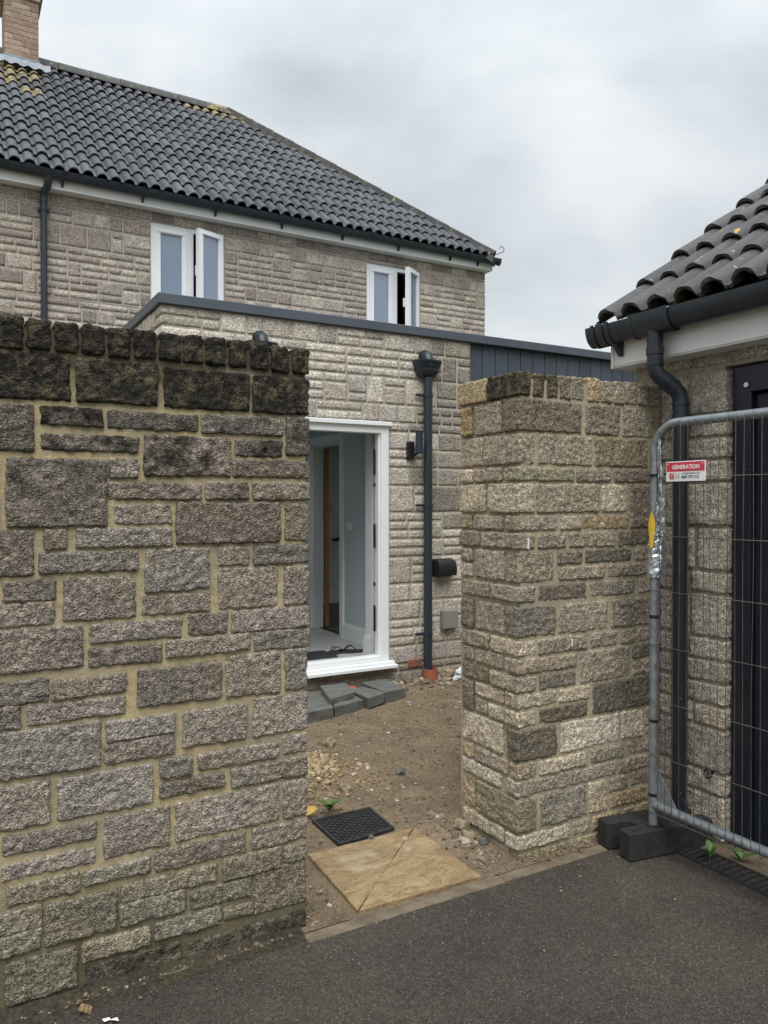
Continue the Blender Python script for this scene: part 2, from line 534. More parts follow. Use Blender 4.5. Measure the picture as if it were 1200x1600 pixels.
def sandstone():
    m = Mat('sandstone_flag', 0.8, 0.2)
    n = m.noise(5, 6, 0.6, dist=1.6, stretch=(1, 2.0, 1))
    c = m.mix(m.rng(n, 0.3, 0.7), (0.205, 0.142, 0.074), (0.375, 0.275, 0.155))
    w = m.noise(7, 5, 0.7, dist=3.0, stretch=(0.7, 1.8, 1))
    c = m.mix(m.rng(m.math('ABSOLUTE', m.math('SUBTRACT', w, 0.5)), 0.035, 0.0, 0, 0.75), c, (0.14, 0.085, 0.042))
    c = m.mix(m.rng(m.noise(4.2, 4), 0.60, 0.74, 0, 0.75), c, (0.42, 0.36, 0.26))
    c = m.mix(m.rng(m.noise(3.1, 5, 0.65), 0.5, 0.75, 0, 0.55), c, (0.15, 0.105, 0.058))
    c = m.scale(c, m.rng(m.noise(120, 3, 0.7), 0.3, 0.7, 0.82, 1.16))
    m.color(c)
    m.bump(m.math('ADD', n, m.math('MULTIPLY', m.noise(60, 4), 0.3)), 0.6, 0.02)
    return m.m
M['sandstone'] = sandstone()
def slate():
    m = Mat('grey_paving_block', 0.55, 0.4)
    n = m.noise(9, 5, 0.65, stretch=(1, 2.5, 1))
    c = m.mix(m.rng(n, 0.3, 0.7), (0.085, 0.09, 0.086), (0.165, 0.168, 0.155))
    c = m.mix(m.rng(m.noise(13, 4), 0.6, 0.7, 0, 0.5), c, (0.24, 0.19, 0.12))
    m.color(c)
    m.bump(m.noise(45, 5, 0.7), 0.6, 0.012)
    return m.m
M['slate'] = slate()
def pebble():
    m = Mat('loose_stone', 0.9, 0.2)
    oi = m.n('ShaderNodeVertexColor', layer_name='tone')
    c = m.scale(oi.outputs['Color'], m.rng(m.noise(60, 3), 0.3, 0.7, 0.7, 1.25))
    m.color(c)
    m.bump(m.noise(90, 3), 0.5, 0.004)
    return m.m
M['pebble'] = pebble()
M['rubblemat'] = plain('rubble_stone', (0.27, 0.22, 0.15), 0.92, 0.15, var=0.35, vs=28, bump=0.012, bs=60)
def woodfloor():
    m = Mat('grey_wood_boards', 0.5, 0.35)
    n = m.noise(7, 5, 0.6, stretch=(1, 7, 1))
    m.color(m.mix(m.rng(n, 0.3, 0.7), (0.085, 0.075, 0.068), (0.14, 0.125, 0.11)))
    return m.m
M['woodfloor'] = woodfloor()
def oak():
    m = Mat('oak_edge', 0.5, 0.35)
    n = m.noise(14, 5, 0.6, stretch=(5, 5, 0.5))
    m.color(m.mix(m.rng(n, 0.3, 0.7), (0.25, 0.115, 0.045), (0.36, 0.18, 0.075)))
    return m.m
M['oak'] = oak()
def clad():
    m = Mat('anthracite_cladding', 0.5, 0.4)
    oi = m.n('ShaderNodeObjectInfo')
    n = m.noise(20, 5, 0.6, stretch=(6, 6, 0.35))
    c = m.mix(m.rng(n, 0.3, 0.7), (0.052, 0.067, 0.088), (0.070, 0.088, 0.110))
    m.color(m.scale(c, m.rng(oi.outputs['Random'], 0, 1, 0.88, 1.1)))
    m.bump(n, 0.3, 0.004)
    return m.m
M['clad'] = clad()
def garage_door():
    m = Mat('black_painted_boards', 0.42, 0.45)
    c = m.mix(m.rng(m.noise(8, 5, 0.65, stretch=(3, 3, 0.6)), 0.35, 0.7), (0.007, 0.009, 0.016), (0.015, 0.019, 0.030))
    sp = m.math('MULTIPLY', m.rng(m.voro(34), 0.1, 0.05), m.rng(m.noise(7, 2), 0.55, 0.65))
    m.color(m.mix(m.math('MULTIPLY', sp, 0.5), c, (0.4, 0.4, 0.38)))
    return m.m
M['garagedoor'] = garage_door()
def splash():
    m = Mat('splashed_black_pipe', 0.36, 0.45)
    sp = m.math('MULTIPLY', m.rng(m.voro(42), 0.16, 0.08), m.rng(m.noise(4, 3), 0.5, 0.64))
    m.color(m.mix(m.math('MULTIPLY', sp, 0.55), (0.017, 0.021, 0.029), (0.5, 0.5, 0.48)))
    return m.m
M['pipe_splash'] = splash()

# ------------------------------------------------------------------ rock-faced stones
def rock(name, w, d, h, cell, r, amp, seed, skip=('+y',), fr=1.0):
    n = [max(2, int(round(q / cell))) for q in (w, d, h)]
    n[1] = max(2, min(n[1], int(round(d / (cell * 1.6))) or 2))
    idx = {}
    vs = []
    fs = []
    def vid(i, j, k):
        key = (i, j, k)
        q = idx.get(key)
        if q is None:
            q = idx[key] = len(vs)
            vs.append((i / n[0] - 0.5, j / n[1] - 0.5, k / n[2] - 0.5))
        return q
    for ax, sgn in ((0, -1), (0, 1), (1, -1), (1, 1), (2, -1), (2, 1)):
        if ('-' if sgn < 0 else '+') + 'xyz'[ax] in skip:
            continue
        a, b = [q for q in (0, 1, 2) if q != ax]
        for i in range(n[a]):
            for j in range(n[b]):
                q = []
                for di, dj in ((0, 0), (1, 0), (1, 1), (0, 1)):
                    c = [0, 0, 0]
                    c[ax] = 0 if sgn < 0 else n[ax]
                    c[a] = i + di
                    c[b] = j + dj
                    q.append(vid(*c))
                flip = (sgn > 0) == (ax == 1)
                fs.append(q[::-1] if flip else q)
    P = np.array(vs) * np.array([w, d, h])
    half = np.array([w, d, h]) / 2
    r = min(r, half.min() * 0.8)
    inner = np.clip(P, -(half - r), half - r)
    D = P - inner
    L = np.linalg.norm(D, axis=1)
    L[L < 1e-9] = 1
    N = D / L[:, None]
    Q = inner + N * r
    S = Q + np.array([seed * 1.37, seed * 0.71, seed * 2.13])
    o = 0.55 * pn(S * 10 * fr) + 0.55 * np.abs(pn(S * 22 * fr + 5)) - 0.15
    if cell < 0.03:
        o = o + 0.62 * pn(S * 48 * fr + 9) - 0.45 * np.abs(pn(S * 31 * fr + 3))
    if cell < 0.012:
        o = o + 0.60 * pn(S * 92 * fr + 2)
    Q = Q + N * (o * amp)[:, None]
    return mesh_from(name, Q, fs, True)

rnd = random.Random(11)
TONE = {  # colour, algae amount
    'm': ((0.300, 0.268, 0.228), 0.0), 'd': ((0.205, 0.182, 0.156), 0.22), 'l': ((0.430, 0.385, 0.318), 0.0),
    'w': ((0.48, 0.435, 0.380), 0.0), 't': ((0.350, 0.288, 0.200), 0.0), 'o': ((0.29, 0.215, 0.125), 0.12),
    'g': ((0.255, 0.235, 0.172), 0.24), 'k': ((0.165, 0.140, 0.100), 0.66), 'k2': ((0.155, 0.140, 0.120), 0.28), 'd2': ((0.17, 0.155, 0.132), 0.28),
    'f': ((0.24, 0.22, 0.15), 0.22), 'b': ((0.265, 0.238, 0.182), 0.08),
}
def tone(code, gain=1.0, jit=0.16, add=0.0):
    c, a = TONE[code]
    k = gain * (1 + rnd.uniform(-jit, jit))
    w = rnd.uniform(-0.035, 0.035)
    return (c[0] * k * (1 + w), c[1] * k, c[2] * k * (1 - w) * 0.985, min(1, a + add))

def add_stone(parent, name, x0, x1, y0, y1, z0, z1, col, cell, r, amp, skip, mat, fr=1.0):
    w, d, h = x1 - x0, y1 - y0, z1 - z0
    me = rock(name, w, d, h, cell, r, amp, rnd.uniform(0, 60), skip, fr)
    return obj(name, me, mat, parent, ((x0 + x1) / 2, (y0 + y1) / 2, (z0 + z1) / 2), color=col)

def wall_shell(name, mat, parent, axis, a0, a1, z0, z1, t0, t1, openings=()):
    """a wall slab with rectangular openings; axis 'x' runs along x with thickness t0..t1 in y, axis 'y' the other way"""
    A = sorted({a0, a1} | {q for o in openings for q in o[:2]})
    Z = sorted({z0, z1} | {q for o in openings for q in o[2:]})
    A = [q for q in A if a0 <= q <= a1]
    Z = [q for q in Z if z0 <= q <= z1]
    def solid(i, j):
        if i < 0 or j < 0 or i >= len(A) - 1 or j >= len(Z) - 1:
            return False
        ca, cz = (A[i] + A[i + 1]) / 2, (Z[j] + Z[j + 1]) / 2
        return not any(o[0] < ca < o[1] and o[2] < cz < o[3] for o in openings)
    mb = MB()
    P = (lambda a, t, z: (a, t, z)) if axis == 'x' else (lambda a, t, z: (t, a, z))
    for i in range(len(A) - 1):
        for j in range(len(Z) - 1):
            if not solid(i, j):
                continue
            b0, b1, c0, c1 = A[i], A[i + 1], Z[j], Z[j + 1]
            for t in (t0, t1):
                mb.add([P(b0, t, c0), P(b1, t, c0), P(b1, t, c1), P(b0, t, c1)], [(0, 1, 2, 3)])
            if not solid(i - 1, j): mb.add([P(b0, t0, c0), P(b0, t1, c0), P(b0, t1, c1), P(b0, t0, c1)], [(0, 1, 2, 3)])
            if not solid(i + 1, j): mb.add([P(b1, t0, c0), P(b1, t1, c0), P(b1, t1, c1), P(b1, t0, c1)], [(0, 1, 2, 3)])
            if not solid(i, j - 1): mb.add([P(b0, t0, c0), P(b1, t0, c0), P(b1, t1, c0), P(b0, t1, c0)], [(0, 1, 2, 3)])
            if not solid(i, j + 1): mb.add([P(b0, t0, c1), P(b1, t0, c1), P(b1, t1, c1), P(b0, t1, c1)], [(0, 1, 2, 3)])
    me = mesh_from(name, mb.v, mb.f)
    bm = bmesh.new()
    bm.from_mesh(me)
    bmesh.ops.remove_doubles(bm, verts=bm.verts, dist=1e-5)
    bmesh.ops.recalc_face_normals(bm, faces=bm.faces)
    bm.to_mesh(me)
    bm.free()
    return obj(name, me, mat, parent)

def layout(a0, a1, z0, z1, seed, holes=(), unit=0.08, joint=0.011, ws=1.0):
    """snecked rubble: bands of one to three 80 mm modules filled with tall stones and stacks; returns rects"""
    g = random.Random(seed)
    cuts = sorted({z0, z1} | {q for h in holes for q in h[2:] if z0 < q < z1})
    out = []
    def fill_row(b0, b1, c0, c1, lo, hi):
        x = b0
        while x < b1 - 1e-6:
            w = g.uniform(lo, hi) * ws
            if b1 - x - w < lo * 0.75:
                w = b1 - x if b1 - x <= hi * 1.15 * ws else (b1 - x) / 2
            out.append((x + joint / 2, x + w - joint / 2, c0 + joint / 2, c1 - joint / 2))
            x += w
    for ci in range(len(cuts) - 1):
        c0, c1 = cuts[ci], cuts[ci + 1]
        k = max(1, int(round((c1 - c0) / unit)))
        u = (c1 - c0) / k
        z = 0
        while z < k:
            m = min(k - z, g.choice([2, 2, 2, 2, 2, 3, 3, 1]))
            zb, zt = c0 + z * u, c0 + (z + m) * u
            segs = [(a0, a1)]
            for h in holes:
                if h[2] < (zb + zt) / 2 < h[3]:
                    segs = [s for p in segs for s in ((p[0], min(p[1], h[0])), (max(p[0], h[1]), p[1])) if s[1] - s[0] > 0.02]
            for s0, s1 in segs:
                if m == 1:
                    fill_row(s0, s1, zb, zt, 0.2, 0.44)
                    continue
                x = s0
                while x < s1 - 1e-6:
                    if g.random() < 0.72:
                        w = g.uniform(0.15, 0.36) * ws
                        if s1 - x - w < 0.13: w = s1 - x
                        hh = 2 if m == 2 else g.choice([2, 3, 2])
                        if w > 0.55: hh = 0
                    else:
                        w = g.uniform(0.26, 0.56) * ws
                        if s1 - x - w < 0.13: w = s1 - x
                        hh = 0
                    if hh == 0:
                        for q in range(m):
                            fill_row(x, x + w, zb + q * u, zb + (q + 1) * u, 0.15, 0.42)
                    elif hh == m:
                        out.append((x + joint / 2, x + w - joint / 2, zb + joint / 2, zt - joint / 2))
                    else:
                        if g.random() < 0.5:
                            out.append((x + joint / 2, x + w - joint / 2, zb + joint / 2, zb + 2 * u - joint / 2))
                            fill_row(x, x + w, zb + 2 * u, zt, 0.15, 0.42)
                        else:
                            out.append((x + joint / 2, x + w - joint / 2, zb + u + joint / 2, zt - joint / 2))
                            fill_row(x, x + w, zb, zb + u, 0.15, 0.42)
                    x += w
            z += m
    return out

# ------------------------------------------------------------------ ground
far = MB()
far.add([(-400, -400, -0.06), (400, -400, -0.06), (400, 400, -0.06), (-400, 400, -0.06)], [(0, 1, 2, 3)])
far.build('ground', M['ground'], kind='structure')

def sheet(name, mat, x0, x1, y0, y1, nx, ny, zf, kind='structure'):
    xs = np.linspace(x0, x1, nx + 1)
    ys = np.linspace(y0, y1, ny + 1)
    X, Y = np.meshgrid(xs, ys)
    Z = zf(X.ravel(), Y.ravel())
    V = np.stack([X.ravel(), Y.ravel(), Z], 1)
    i, j = np.meshgrid(np.arange(nx), np.arange(ny))
    a = (j * (nx + 1) + i).ravel()
    F = np.stack([a, a + 1, a + nx + 2, a + nx + 1], 1)
    return obj(name, mesh_from(name, V, F, True), mat, kind=kind)
def az(X, Y):
    return 0.004 * pn(np.stack([X * 1.3, Y * 1.3, X * 0], 1)) + 0.0012 * pn(np.stack([X * 14, Y * 14, X * 0], 1)) - 0.004
sheet('driveway', M['asphalt'], -8, 8, -12, 2.555, 260, 240, az)
def soil_h(X, Y):
    P = np.stack([X, Y, X * 0], 1)
    z = 0.018 * pn(P * 1.6) + 0.012 * pn(P * 5) + 0.006 * np.abs(pn(P * 16)) + 0.0035 * pn(P * 37) + 0.002 * pn(P * 80)
    z = z + 0.050 * np.exp(-((X - 1.78) ** 2 + (Y - 4.12) ** 2) / 0.09)          # gravel heap
    z = z + 0.045 * np.exp(-((Y - 5.62) / 0.22) ** 2) * (X > 3.2)                 # spoil against the wall
    z = z + 0.02 * np.exp(-((X - 2.3) ** 2) / 0.03) * (Y < 3.4)
    flat = np.clip((Y - 2.6) / 0.25, 0, 1)
    z = 0.004 + flat * z
    for (sx0, sx1, sy0, sy1) in ((1.36, 2.0, 2.59, 3.18), (1.55, 1.93, 3.16, 3.52)):
        ins = np.clip(np.minimum(np.minimum(X - sx0, sx1 - X), np.minimum(Y - sy0, sy1 - Y)) / 0.03 + 1, 0, 1)
        z = z * (1 - ins) + 0.0 * ins
    return z
sheet('soil_yard', M['soil'], -2.0, 7.6, 2.60, 5.72, 430, 150, soil_h)
sheet('side_yard', M['soil'], -8, -2.0, 2.60, 9.6, 20, 20, lambda X, Y: X * 0)
sheet('back_yard', M['soil'], -2.0, 1.38, 5.72, 9.6, 20, 20, lambda X, Y: X * 0)
# edging strip in short lengths along the gateway
ed = MB()
for k in range(5):
    x0 = 1.14 + k * 0.91
    if k > 1: break
    ed.box(x0, x0 + 0.907, 2.540, 2.600, -0.08, 0.0035 + 0.001 * (k % 2), 0.004)
ed.build('edging_strip', M['edging'], kind='structure')

# ------------------------------------------------------------------ left garden wall
LW = [(0.147,0.214,2.08,2.179,'c'),(0.226,0.297,2.083,2.176,'c'),(0.308,0.376,2.082,2.177,'c'),(0.388,0.458,2.082,2.176,'c'),(0.47,0.539,2.081,2.176,'c'),(0.552,0.622,2.084,2.176,'c'),(0.635,0.709,2.085,2.179,'c'),(0.717,0.786,2.084,2.179,'c'),(0.799,0.868,2.084,2.18,'c'),(0.881,0.947,2.084,2.176,'c'),(0.961,1.031,2.082,2.178,'c'),(1.039,1.112,2.079,2.172,'c'),(1.123,1.19,2.079,2.17,'c'),(0.057,0.353,1.926,2.071,'k'),(0.372,0.629,1.926,2.069,'k'),(0.652,0.957,1.927,2.061,'k'),(0.969,1.19,1.927,2.062,'k'),(0.041,0.243,1.761,1.907,'d'),(0.263,0.453,1.845,1.907,'m'),(0.465,0.769,1.845,1.904,'d'),(0.78,1.085,1.844,1.909,'d'),(1.098,1.191,1.773,1.915,'d'),(0.264,0.568,1.765,1.819,'m'),(0.584,0.885,1.69,1.829,'m'),(0.899,1.082,1.765,1.828,'m'),(0.894,1.193,1.692,1.754,'m'),(0.472,0.566,1.68,1.747,'m'),(0.165,0.464,1.522,1.74,'m'),(-0.002,0.144,1.53,1.737,'m'),(0.469,0.779,1.61,1.668,'m'),(0.793,0.951,1.61,1.674,'m'),(0.967,1.193,1.609,1.674,'m'),(0.486,0.677,1.526,1.593,'m'),(0.691,1.074,1.455,1.6,'m'),(1.093,1.193,1.459,1.595,'m'),(0.057,0.243,1.369,1.515,'m'),(0.272,0.34,1.45,1.515,'m'),(0.367,0.675,1.451,1.515,'m'),(0.258,0.562,1.372,1.44,'m'),(0.587,0.807,1.295,1.442,'m'),(0.837,0.953,1.374,1.442,'m'),(0.971,1.192,1.373,1.445,'m'),(0.839,1.063,1.219,1.366,'m'),(1.089,1.189,1.218,1.363,'m'),(0.154,0.306,1.287,1.356,'m'),(0.038,0.304,1.21,1.285,'m'),(0.327,0.554,1.215,1.356,'m'),(0.576,0.81,1.217,1.285,'m'),(0.405,0.708,1.136,1.202,'m'),(0.733,0.872,1.136,1.211,'m'),(0.887,1.193,1.132,1.212,'m'),(0.02,0.388,1.066,1.204,'m'),(0.404,0.639,1.059,1.121,'m'),(0.656,0.957,1.066,1.129,'m'),(0.971,1.193,1.059,1.128,'m'),(0.054,0.285,0.965,1.043,'m'),(0.293,0.524,0.967,1.03,'m'),(0.071,0.202,0.891,0.964,'m'),(0.221,0.521,0.894,0.956,'m'),(0.559,0.85,0.908,1.037,'m'),(0.867,1.073,0.9,1.051,'m'),(1.094,1.18,0.902,1.053,'m'),(0.71,0.941,0.747,0.875,'m'),(0.967,1.186,0.745,0.889,'m'),(0.459,0.686,0.807,0.876,'m'),(0.453,0.686,0.733,0.802,'m'),(0.018,0.44,0.735,0.882,'m'),(0.633,0.744,0.653,0.721,'m'),(0.765,1.067,0.658,0.717,'m'),(1.083,1.183,0.664,0.733,'m'),(0.631,0.858,0.588,0.641,'m'),(0.883,1.183,0.576,0.645,'m'),(0.034,0.286,0.575,0.717,'m'),(0.308,0.61,0.576,0.713,'m'),(0.149,0.425,0.496,0.556,'m'),(0.448,0.667,0.42,0.559,'m'),(0.685,1.067,0.425,0.562,'m'),(1.085,1.182,0.424,0.563,'m'),(0.612,0.94,0.335,0.409,'m'),(0.962,1.182,0.333,0.41,'m'),(0.145,0.426,0.417,0.47,'m'),(0.158,0.376,0.334,0.4,'b'),(0.385,0.6,0.346,0.396,'b'),(0.853,1.074,0.248,0.326,'b'),(1.085,1.179,0.256,0.32,'b'),(0.068,0.264,0.249,0.324,'b'),(0.27,0.488,0.181,0.314,'b'),(0.502,0.833,0.257,0.318,'b'),(0.735,0.957,0.173,0.241,'b'),(0.97,1.176,0.094,0.255,'b'),(0.497,0.718,0.178,0.257,'b'),(0.614,0.843,0.099,0.162,'b'),(0.855,0.965,0.105,0.149,'b'),(0.049,0.258,0.178,0.249,'b'),(0.382,0.599,0.095,0.16,'b'),(0.153,0.365,0.025,0.159,'b'),(0.389,0.704,0.007,0.079,'g'),(0.726,1.061,-0.01,0.061,'g'),(1.061,1.174,-0.001,0.064,'g')]
GW = thing('stone_wall', 'long grey stone garden wall with blackened coping, left of the gateway', 'wall', (0.0, 2.65, 0))
wall_shell('mortar', M['mortar_wall'], GW, 'x', -4.0, 1.176, -0.05, 2.150, 2.655, 2.86)
lrows = []
for (x0, x1, z0, z1, t) in LW:
    if x0 < 0.32 and t != 'c':
        lrows.append((z0, z1, x0))
    if t == 'c':
        add_stone(GW, 'coping_stone', x0 - 0.001, x1 + 0.001, 2.640, 2.872, z0 - 0.002, z1 + 0.004, tone('k', 0.9), 0.0072, 0.012, 0.0076, (), M['stone'])
        continue
    pr = rnd.uniform(-0.003, 0.004)
    end = x1 > 1.16
    g = {'m': 0.82 if z0 > 1.35 else (0.90 if z0 > 0.85 else 0.97), 'd': 0.9, 'k': 0.9, 'b': 0.95, 'g': 0.55}[t]
    add = 0.0
    if t == 'm' and z1 > 1.85: add = 0.58
    elif t == 'm' and z1 > 1.8: add = 0.52
    elif t == 'm' and z1 > 1.66: add = 0.41
    elif t == 'm' and 1.5 < z1: add = 0.31
    if t == 'd' and z1 > 1.8: add = 0.2
    if t == 'b' and z1 < 0.2: add = 0.12
    if t == 'g': add = 0.28
    # the stones of this wall are a touch purple-grey
    c = tone(t, g, 0.22, add)
    if t == 'm':
        c = (c[0] * 1.0, c[1] * 0.975, c[2] * 0.975, c[3])
    add_stone(GW, 'stone', x0 - 0.0015, x1 + (0.0015 if not end else 0), 2.643 + pr, 2.735 if not end else 2.84, z0 - 0.0015, z1 + 0.0015, c, 0.0066, 0.008, 0.0064, ('+y',), M['stone'])
for k in range(14):      # coping beyond the traced stretch
    x1 = 0.135 - k * 0.083
    add_stone(GW, 'coping_stone', x1 - 0.072, x1, 2.642, 2.872, 2.083, 2.18, tone('k', 0.9), 0.016, 0.012, 0.007, (), M['stone'])
for (x0, x1, z0, z1) in layout(-1.1, 0.0, 0.0, 2.07, 5):
    edge = x1 > -0.02
    if x1 - x0 > 0.05:
        # keep clear of the traced stones that run past the frame
        lim = min([lx for (a, b, lx) in lrows if min(b, z1) - max(a, z0) > 0.004] + [0.14])
        if lim - 0.012 > x0 + 0.05:
            add_stone(GW, 'stone', x0, lim - 0.012 if edge else min(x1, lim - 0.012), 2.646, 2.73, z0, z1, tone('k' if z0 > 1.9 else 'm', 0.9), 0.02, 0.012, 0.007, ('+y',), M['stone'])

# ------------------------------------------------------------------ gate pier
PL = [('K',2.877,2.263,2.072,2.169,'k'),('L',2.885,3.106,2.072,2.169,'t'),('F',2.278,2.345,2.072,2.169,'k'),('F',2.359,2.428,2.072,2.169,'k'),('F',2.436,2.505,2.072,2.169,'d'),('F',2.511,2.588,2.072,2.169,'d'),('F',2.606,2.688,2.072,2.169,'t'),('F',2.693,2.771,2.072,2.169,'m'),('F',2.779,2.851,2.072,2.169,'m'),('F',2.856,2.933,2.072,2.169,'m'),('F',2.942,3.016,2.072,2.169,'m'),('F',3.023,3.116,2.072,2.169,'m'),('K',2.754,2.57,1.918,2.061,'d'),('L',3.0,3.09,1.918,2.061,'o'),('L',2.774,2.983,1.918,2.061,'m'),('F',2.594,2.82,1.918,2.061,'d'),('F',2.839,3.06,1.918,2.061,'m'),('F',3.081,3.137,1.918,2.061,'m'),('K',2.907,2.289,1.77,1.907,'m'),('L',2.914,3.09,1.77,1.907,'m'),('F',2.308,2.637,1.77,1.907,'m'),('F',2.655,3.012,1.77,1.907,'g'),('F',3.026,3.13,1.77,1.907,'m'),('K',2.751,2.522,1.696,1.759,'g'),('L',2.995,3.098,1.696,1.759,'l'),('L',2.774,2.983,1.696,1.759,'m'),('F',2.54,2.762,1.696,1.759,'m'),('F',2.781,3.035,1.696,1.759,'d'),('K',2.872,2.286,1.553,1.686,'l'),('L',2.892,3.095,1.553,1.686,'l'),('F',2.302,2.687,1.553,1.686,'m'),('F',2.702,2.872,1.553,1.686,'l'),('F',2.892,3.102,1.473,1.686,'d'),('K',2.744,2.424,1.473,1.541,'m'),('L',3.003,3.095,1.473,1.541,'t'),('L',2.761,2.987,1.473,1.541,'m'),('F',2.442,2.572,1.473,1.541,'l'),('F',2.582,2.882,1.473,1.541,'t'),('K',2.929,2.291,1.39,1.463,'m'),('L',2.938,3.095,1.39,1.463,'d'),('F',2.308,2.475,1.39,1.463,'m'),('F',2.492,2.792,1.39,1.463,'m'),('F',2.813,3.102,1.39,1.463,'d'),('K',2.736,2.402,1.242,1.378,'m'),('L',2.995,3.09,1.315,1.378,'m'),('L',2.995,3.09,1.242,1.305,'l'),('L',2.754,2.98,1.242,1.378,'m'),('F',2.426,2.578,1.315,1.378,'d'),('F',2.597,2.901,1.315,1.378,'k2'),('F',2.925,3.102,1.315,1.378,'m'),('F',2.434,2.724,1.242,1.305,'m'),('F',2.743,3.088,1.242,1.305,'m'),('K',2.856,2.291,1.154,1.226,'m'),('L',2.864,3.082,1.154,1.226,'m'),('F',2.314,2.606,1.154,1.226,'k2'),('F',2.627,2.925,1.154,1.226,'m'),('F',2.949,3.102,1.154,1.226,'m'),('K',2.74,2.416,0.997,1.135,'d'),('L',2.987,3.082,0.997,1.135,'d'),('L',2.754,2.972,0.997,1.135,'m'),('F',2.434,2.743,0.997,1.135,'m'),('F',2.768,3.102,0.997,1.135,'m'),('K',2.856,2.297,0.913,0.985,'l'),('L',2.867,3.082,0.913,0.985,'m'),('F',2.311,2.609,0.913,0.985,'m'),('F',2.631,2.807,0.913,0.985,'m'),('F',2.826,3.102,0.913,0.985,'m'),('K',2.74,2.543,0.836,0.903,'m'),('L',2.984,3.074,0.836,0.903,'m'),('L',2.763,2.972,0.836,0.903,'m'),('F',2.564,2.892,0.753,0.903,'m'),('F',2.911,3.102,0.836,0.903,'d2'),('K',2.856,2.302,0.753,0.823,'m'),('L',2.864,3.074,0.753,0.823,'d'),('F',2.316,2.54,0.753,0.823,'d'),('F',2.911,3.102,0.753,0.823,'m'),('K',2.747,2.424,0.679,0.744,'l'),('L',2.984,3.074,0.599,0.744,'d'),('L',2.754,2.972,0.679,0.744,'l'),('F',2.437,2.625,0.679,0.744,'l'),('F',2.649,3.102,0.599,0.744,'k2'),('K',2.867,2.302,0.599,0.667,'l'),('L',2.877,2.972,0.599,0.667,'m'),('F',2.319,2.615,0.599,0.667,'k2'),('K',2.733,2.422,0.447,0.586,'k2'),('L',2.761,3.074,0.447,0.586,'l'),('F',2.449,2.82,0.447,0.586,'w'),('F',2.839,2.989,0.447,0.586,'w'),('F',3.005,3.102,0.447,0.586,'m'),('K',2.713,2.302,0.366,0.434,'m'),('L',2.984,3.074,0.366,0.434,'t'),('L',2.724,2.967,0.366,0.434,'m'),('F',2.319,2.609,0.366,0.434,'l'),('F',2.637,2.856,0.366,0.434,'m'),('F',2.875,3.095,0.366,0.434,'m'),('K',2.733,2.807,0.289,0.356,'m'),('L',2.772,3.074,0.289,0.356,'l'),('F',2.817,3.088,0.289,0.356,'m'),('K',2.96,2.302,0.129,0.278,'g'),('L',2.972,3.066,0.129,0.278,'t'),('F',2.325,2.612,0.129,0.278,'m'),('F',2.625,2.741,0.129,0.278,'l'),('F',2.756,2.885,0.209,0.278,'m'),('F',2.896,3.081,0.209,0.278,'m'),('F',2.762,3.081,0.129,0.199,'t'),('K',2.737,2.502,0.047,0.114,'l'),('L',2.751,3.066,0.047,0.114,'l'),('F',2.528,2.633,0.047,0.114,'m'),('F',2.649,3.081,0.047,0.114,'t'),('K',2.646,2.314,-0.017,0.035,'f'),('F',2.325,2.428,-0.017,0.035,'f'),('F',2.439,2.743,-0.017,0.035,'g'),('F',2.756,3.081,-0.017,0.035,'f')]
GP = thing('stone_pier', 'tan and grey stone gate pier right of the gateway, beside the garage', 'pier', (2.65, 2.85, 0))
wall_shell('mortar', M['mortar_pier'], GP, 'x', 2.212, 3.112, -0.05, 2.150, 2.6505, 3.10)
wall_shell('footing', M['mortar_pier'], GP, 'x', 2.206, 2.4, -0.05, 0.034, 2.72, 3.11)
for q in PL:
    s = q[0]
    pr = rnd.uniform(-0.003, 0.004)
    t = q[5]
    cop = q[3] > 2.05
    nm = 'coping_stone' if cop else 'stone'
    ad = {'l': 0.0, 'w': 0.0}.get(t, 0.0)
    c = tone(t, 1.16 if t != 'k' else 1.1, 0.12, (-0.12 if (cop and t == 'k') else ad))
    c = (c[0] * 1.03, c[1] * 1.0, c[2] * 0.93, c[3])
    if s == 'K':
        kv, ku, z0, z1 = q[1:5]
        add_stone(GP, nm, 2.194 + pr, ku, 2.642 + pr, kv, z0, z1 + (0.012 if cop else 0), c, 0.0068, 0.009, 0.0064, (), M['stone'])
    elif s == 'L':
        v0, v1, z0, z1 = q[1:5]
        add_stone(GP, nm, 2.196 + pr - (0.006 if cop else 0), 2.196 + (0.21 if cop else 0.085), v0, v1, z0, z1 + (0.012 if cop else 0), c, 0.0072, 0.008 if cop else 0.009, 0.003 if cop else 0.0062, () if cop else ('+x',), M['stone'])
    else:
        u0, u1, z0, z1 = q[1:5]
        u1 = min(u1, 3.108)
        if u1 - u0 < 0.025: continue
        add_stone(GP, nm, u0, u1, 2.642 + pr, 2.87 if cop else 2.735, z0, z1 + (0.012 + rnd.uniform(-0.006, 0.004) if cop else 0), c, 0.0068, 0.010 if cop else 0.009, 0.006 if cop else 0.0064, () if cop else ('+y',), M['stone'])
for k in range(9):      # back row of the coping
    x0 = 2.42 + k * 0.076
    add_stone(GP, 'coping_stone', x0, x0 + 0.066, 2.882, 3.104, 2.075, 2.178, tone('t' if k % 3 else 'd', 0.9), 0.02, 0.011, 0.005, (), M['stone'])

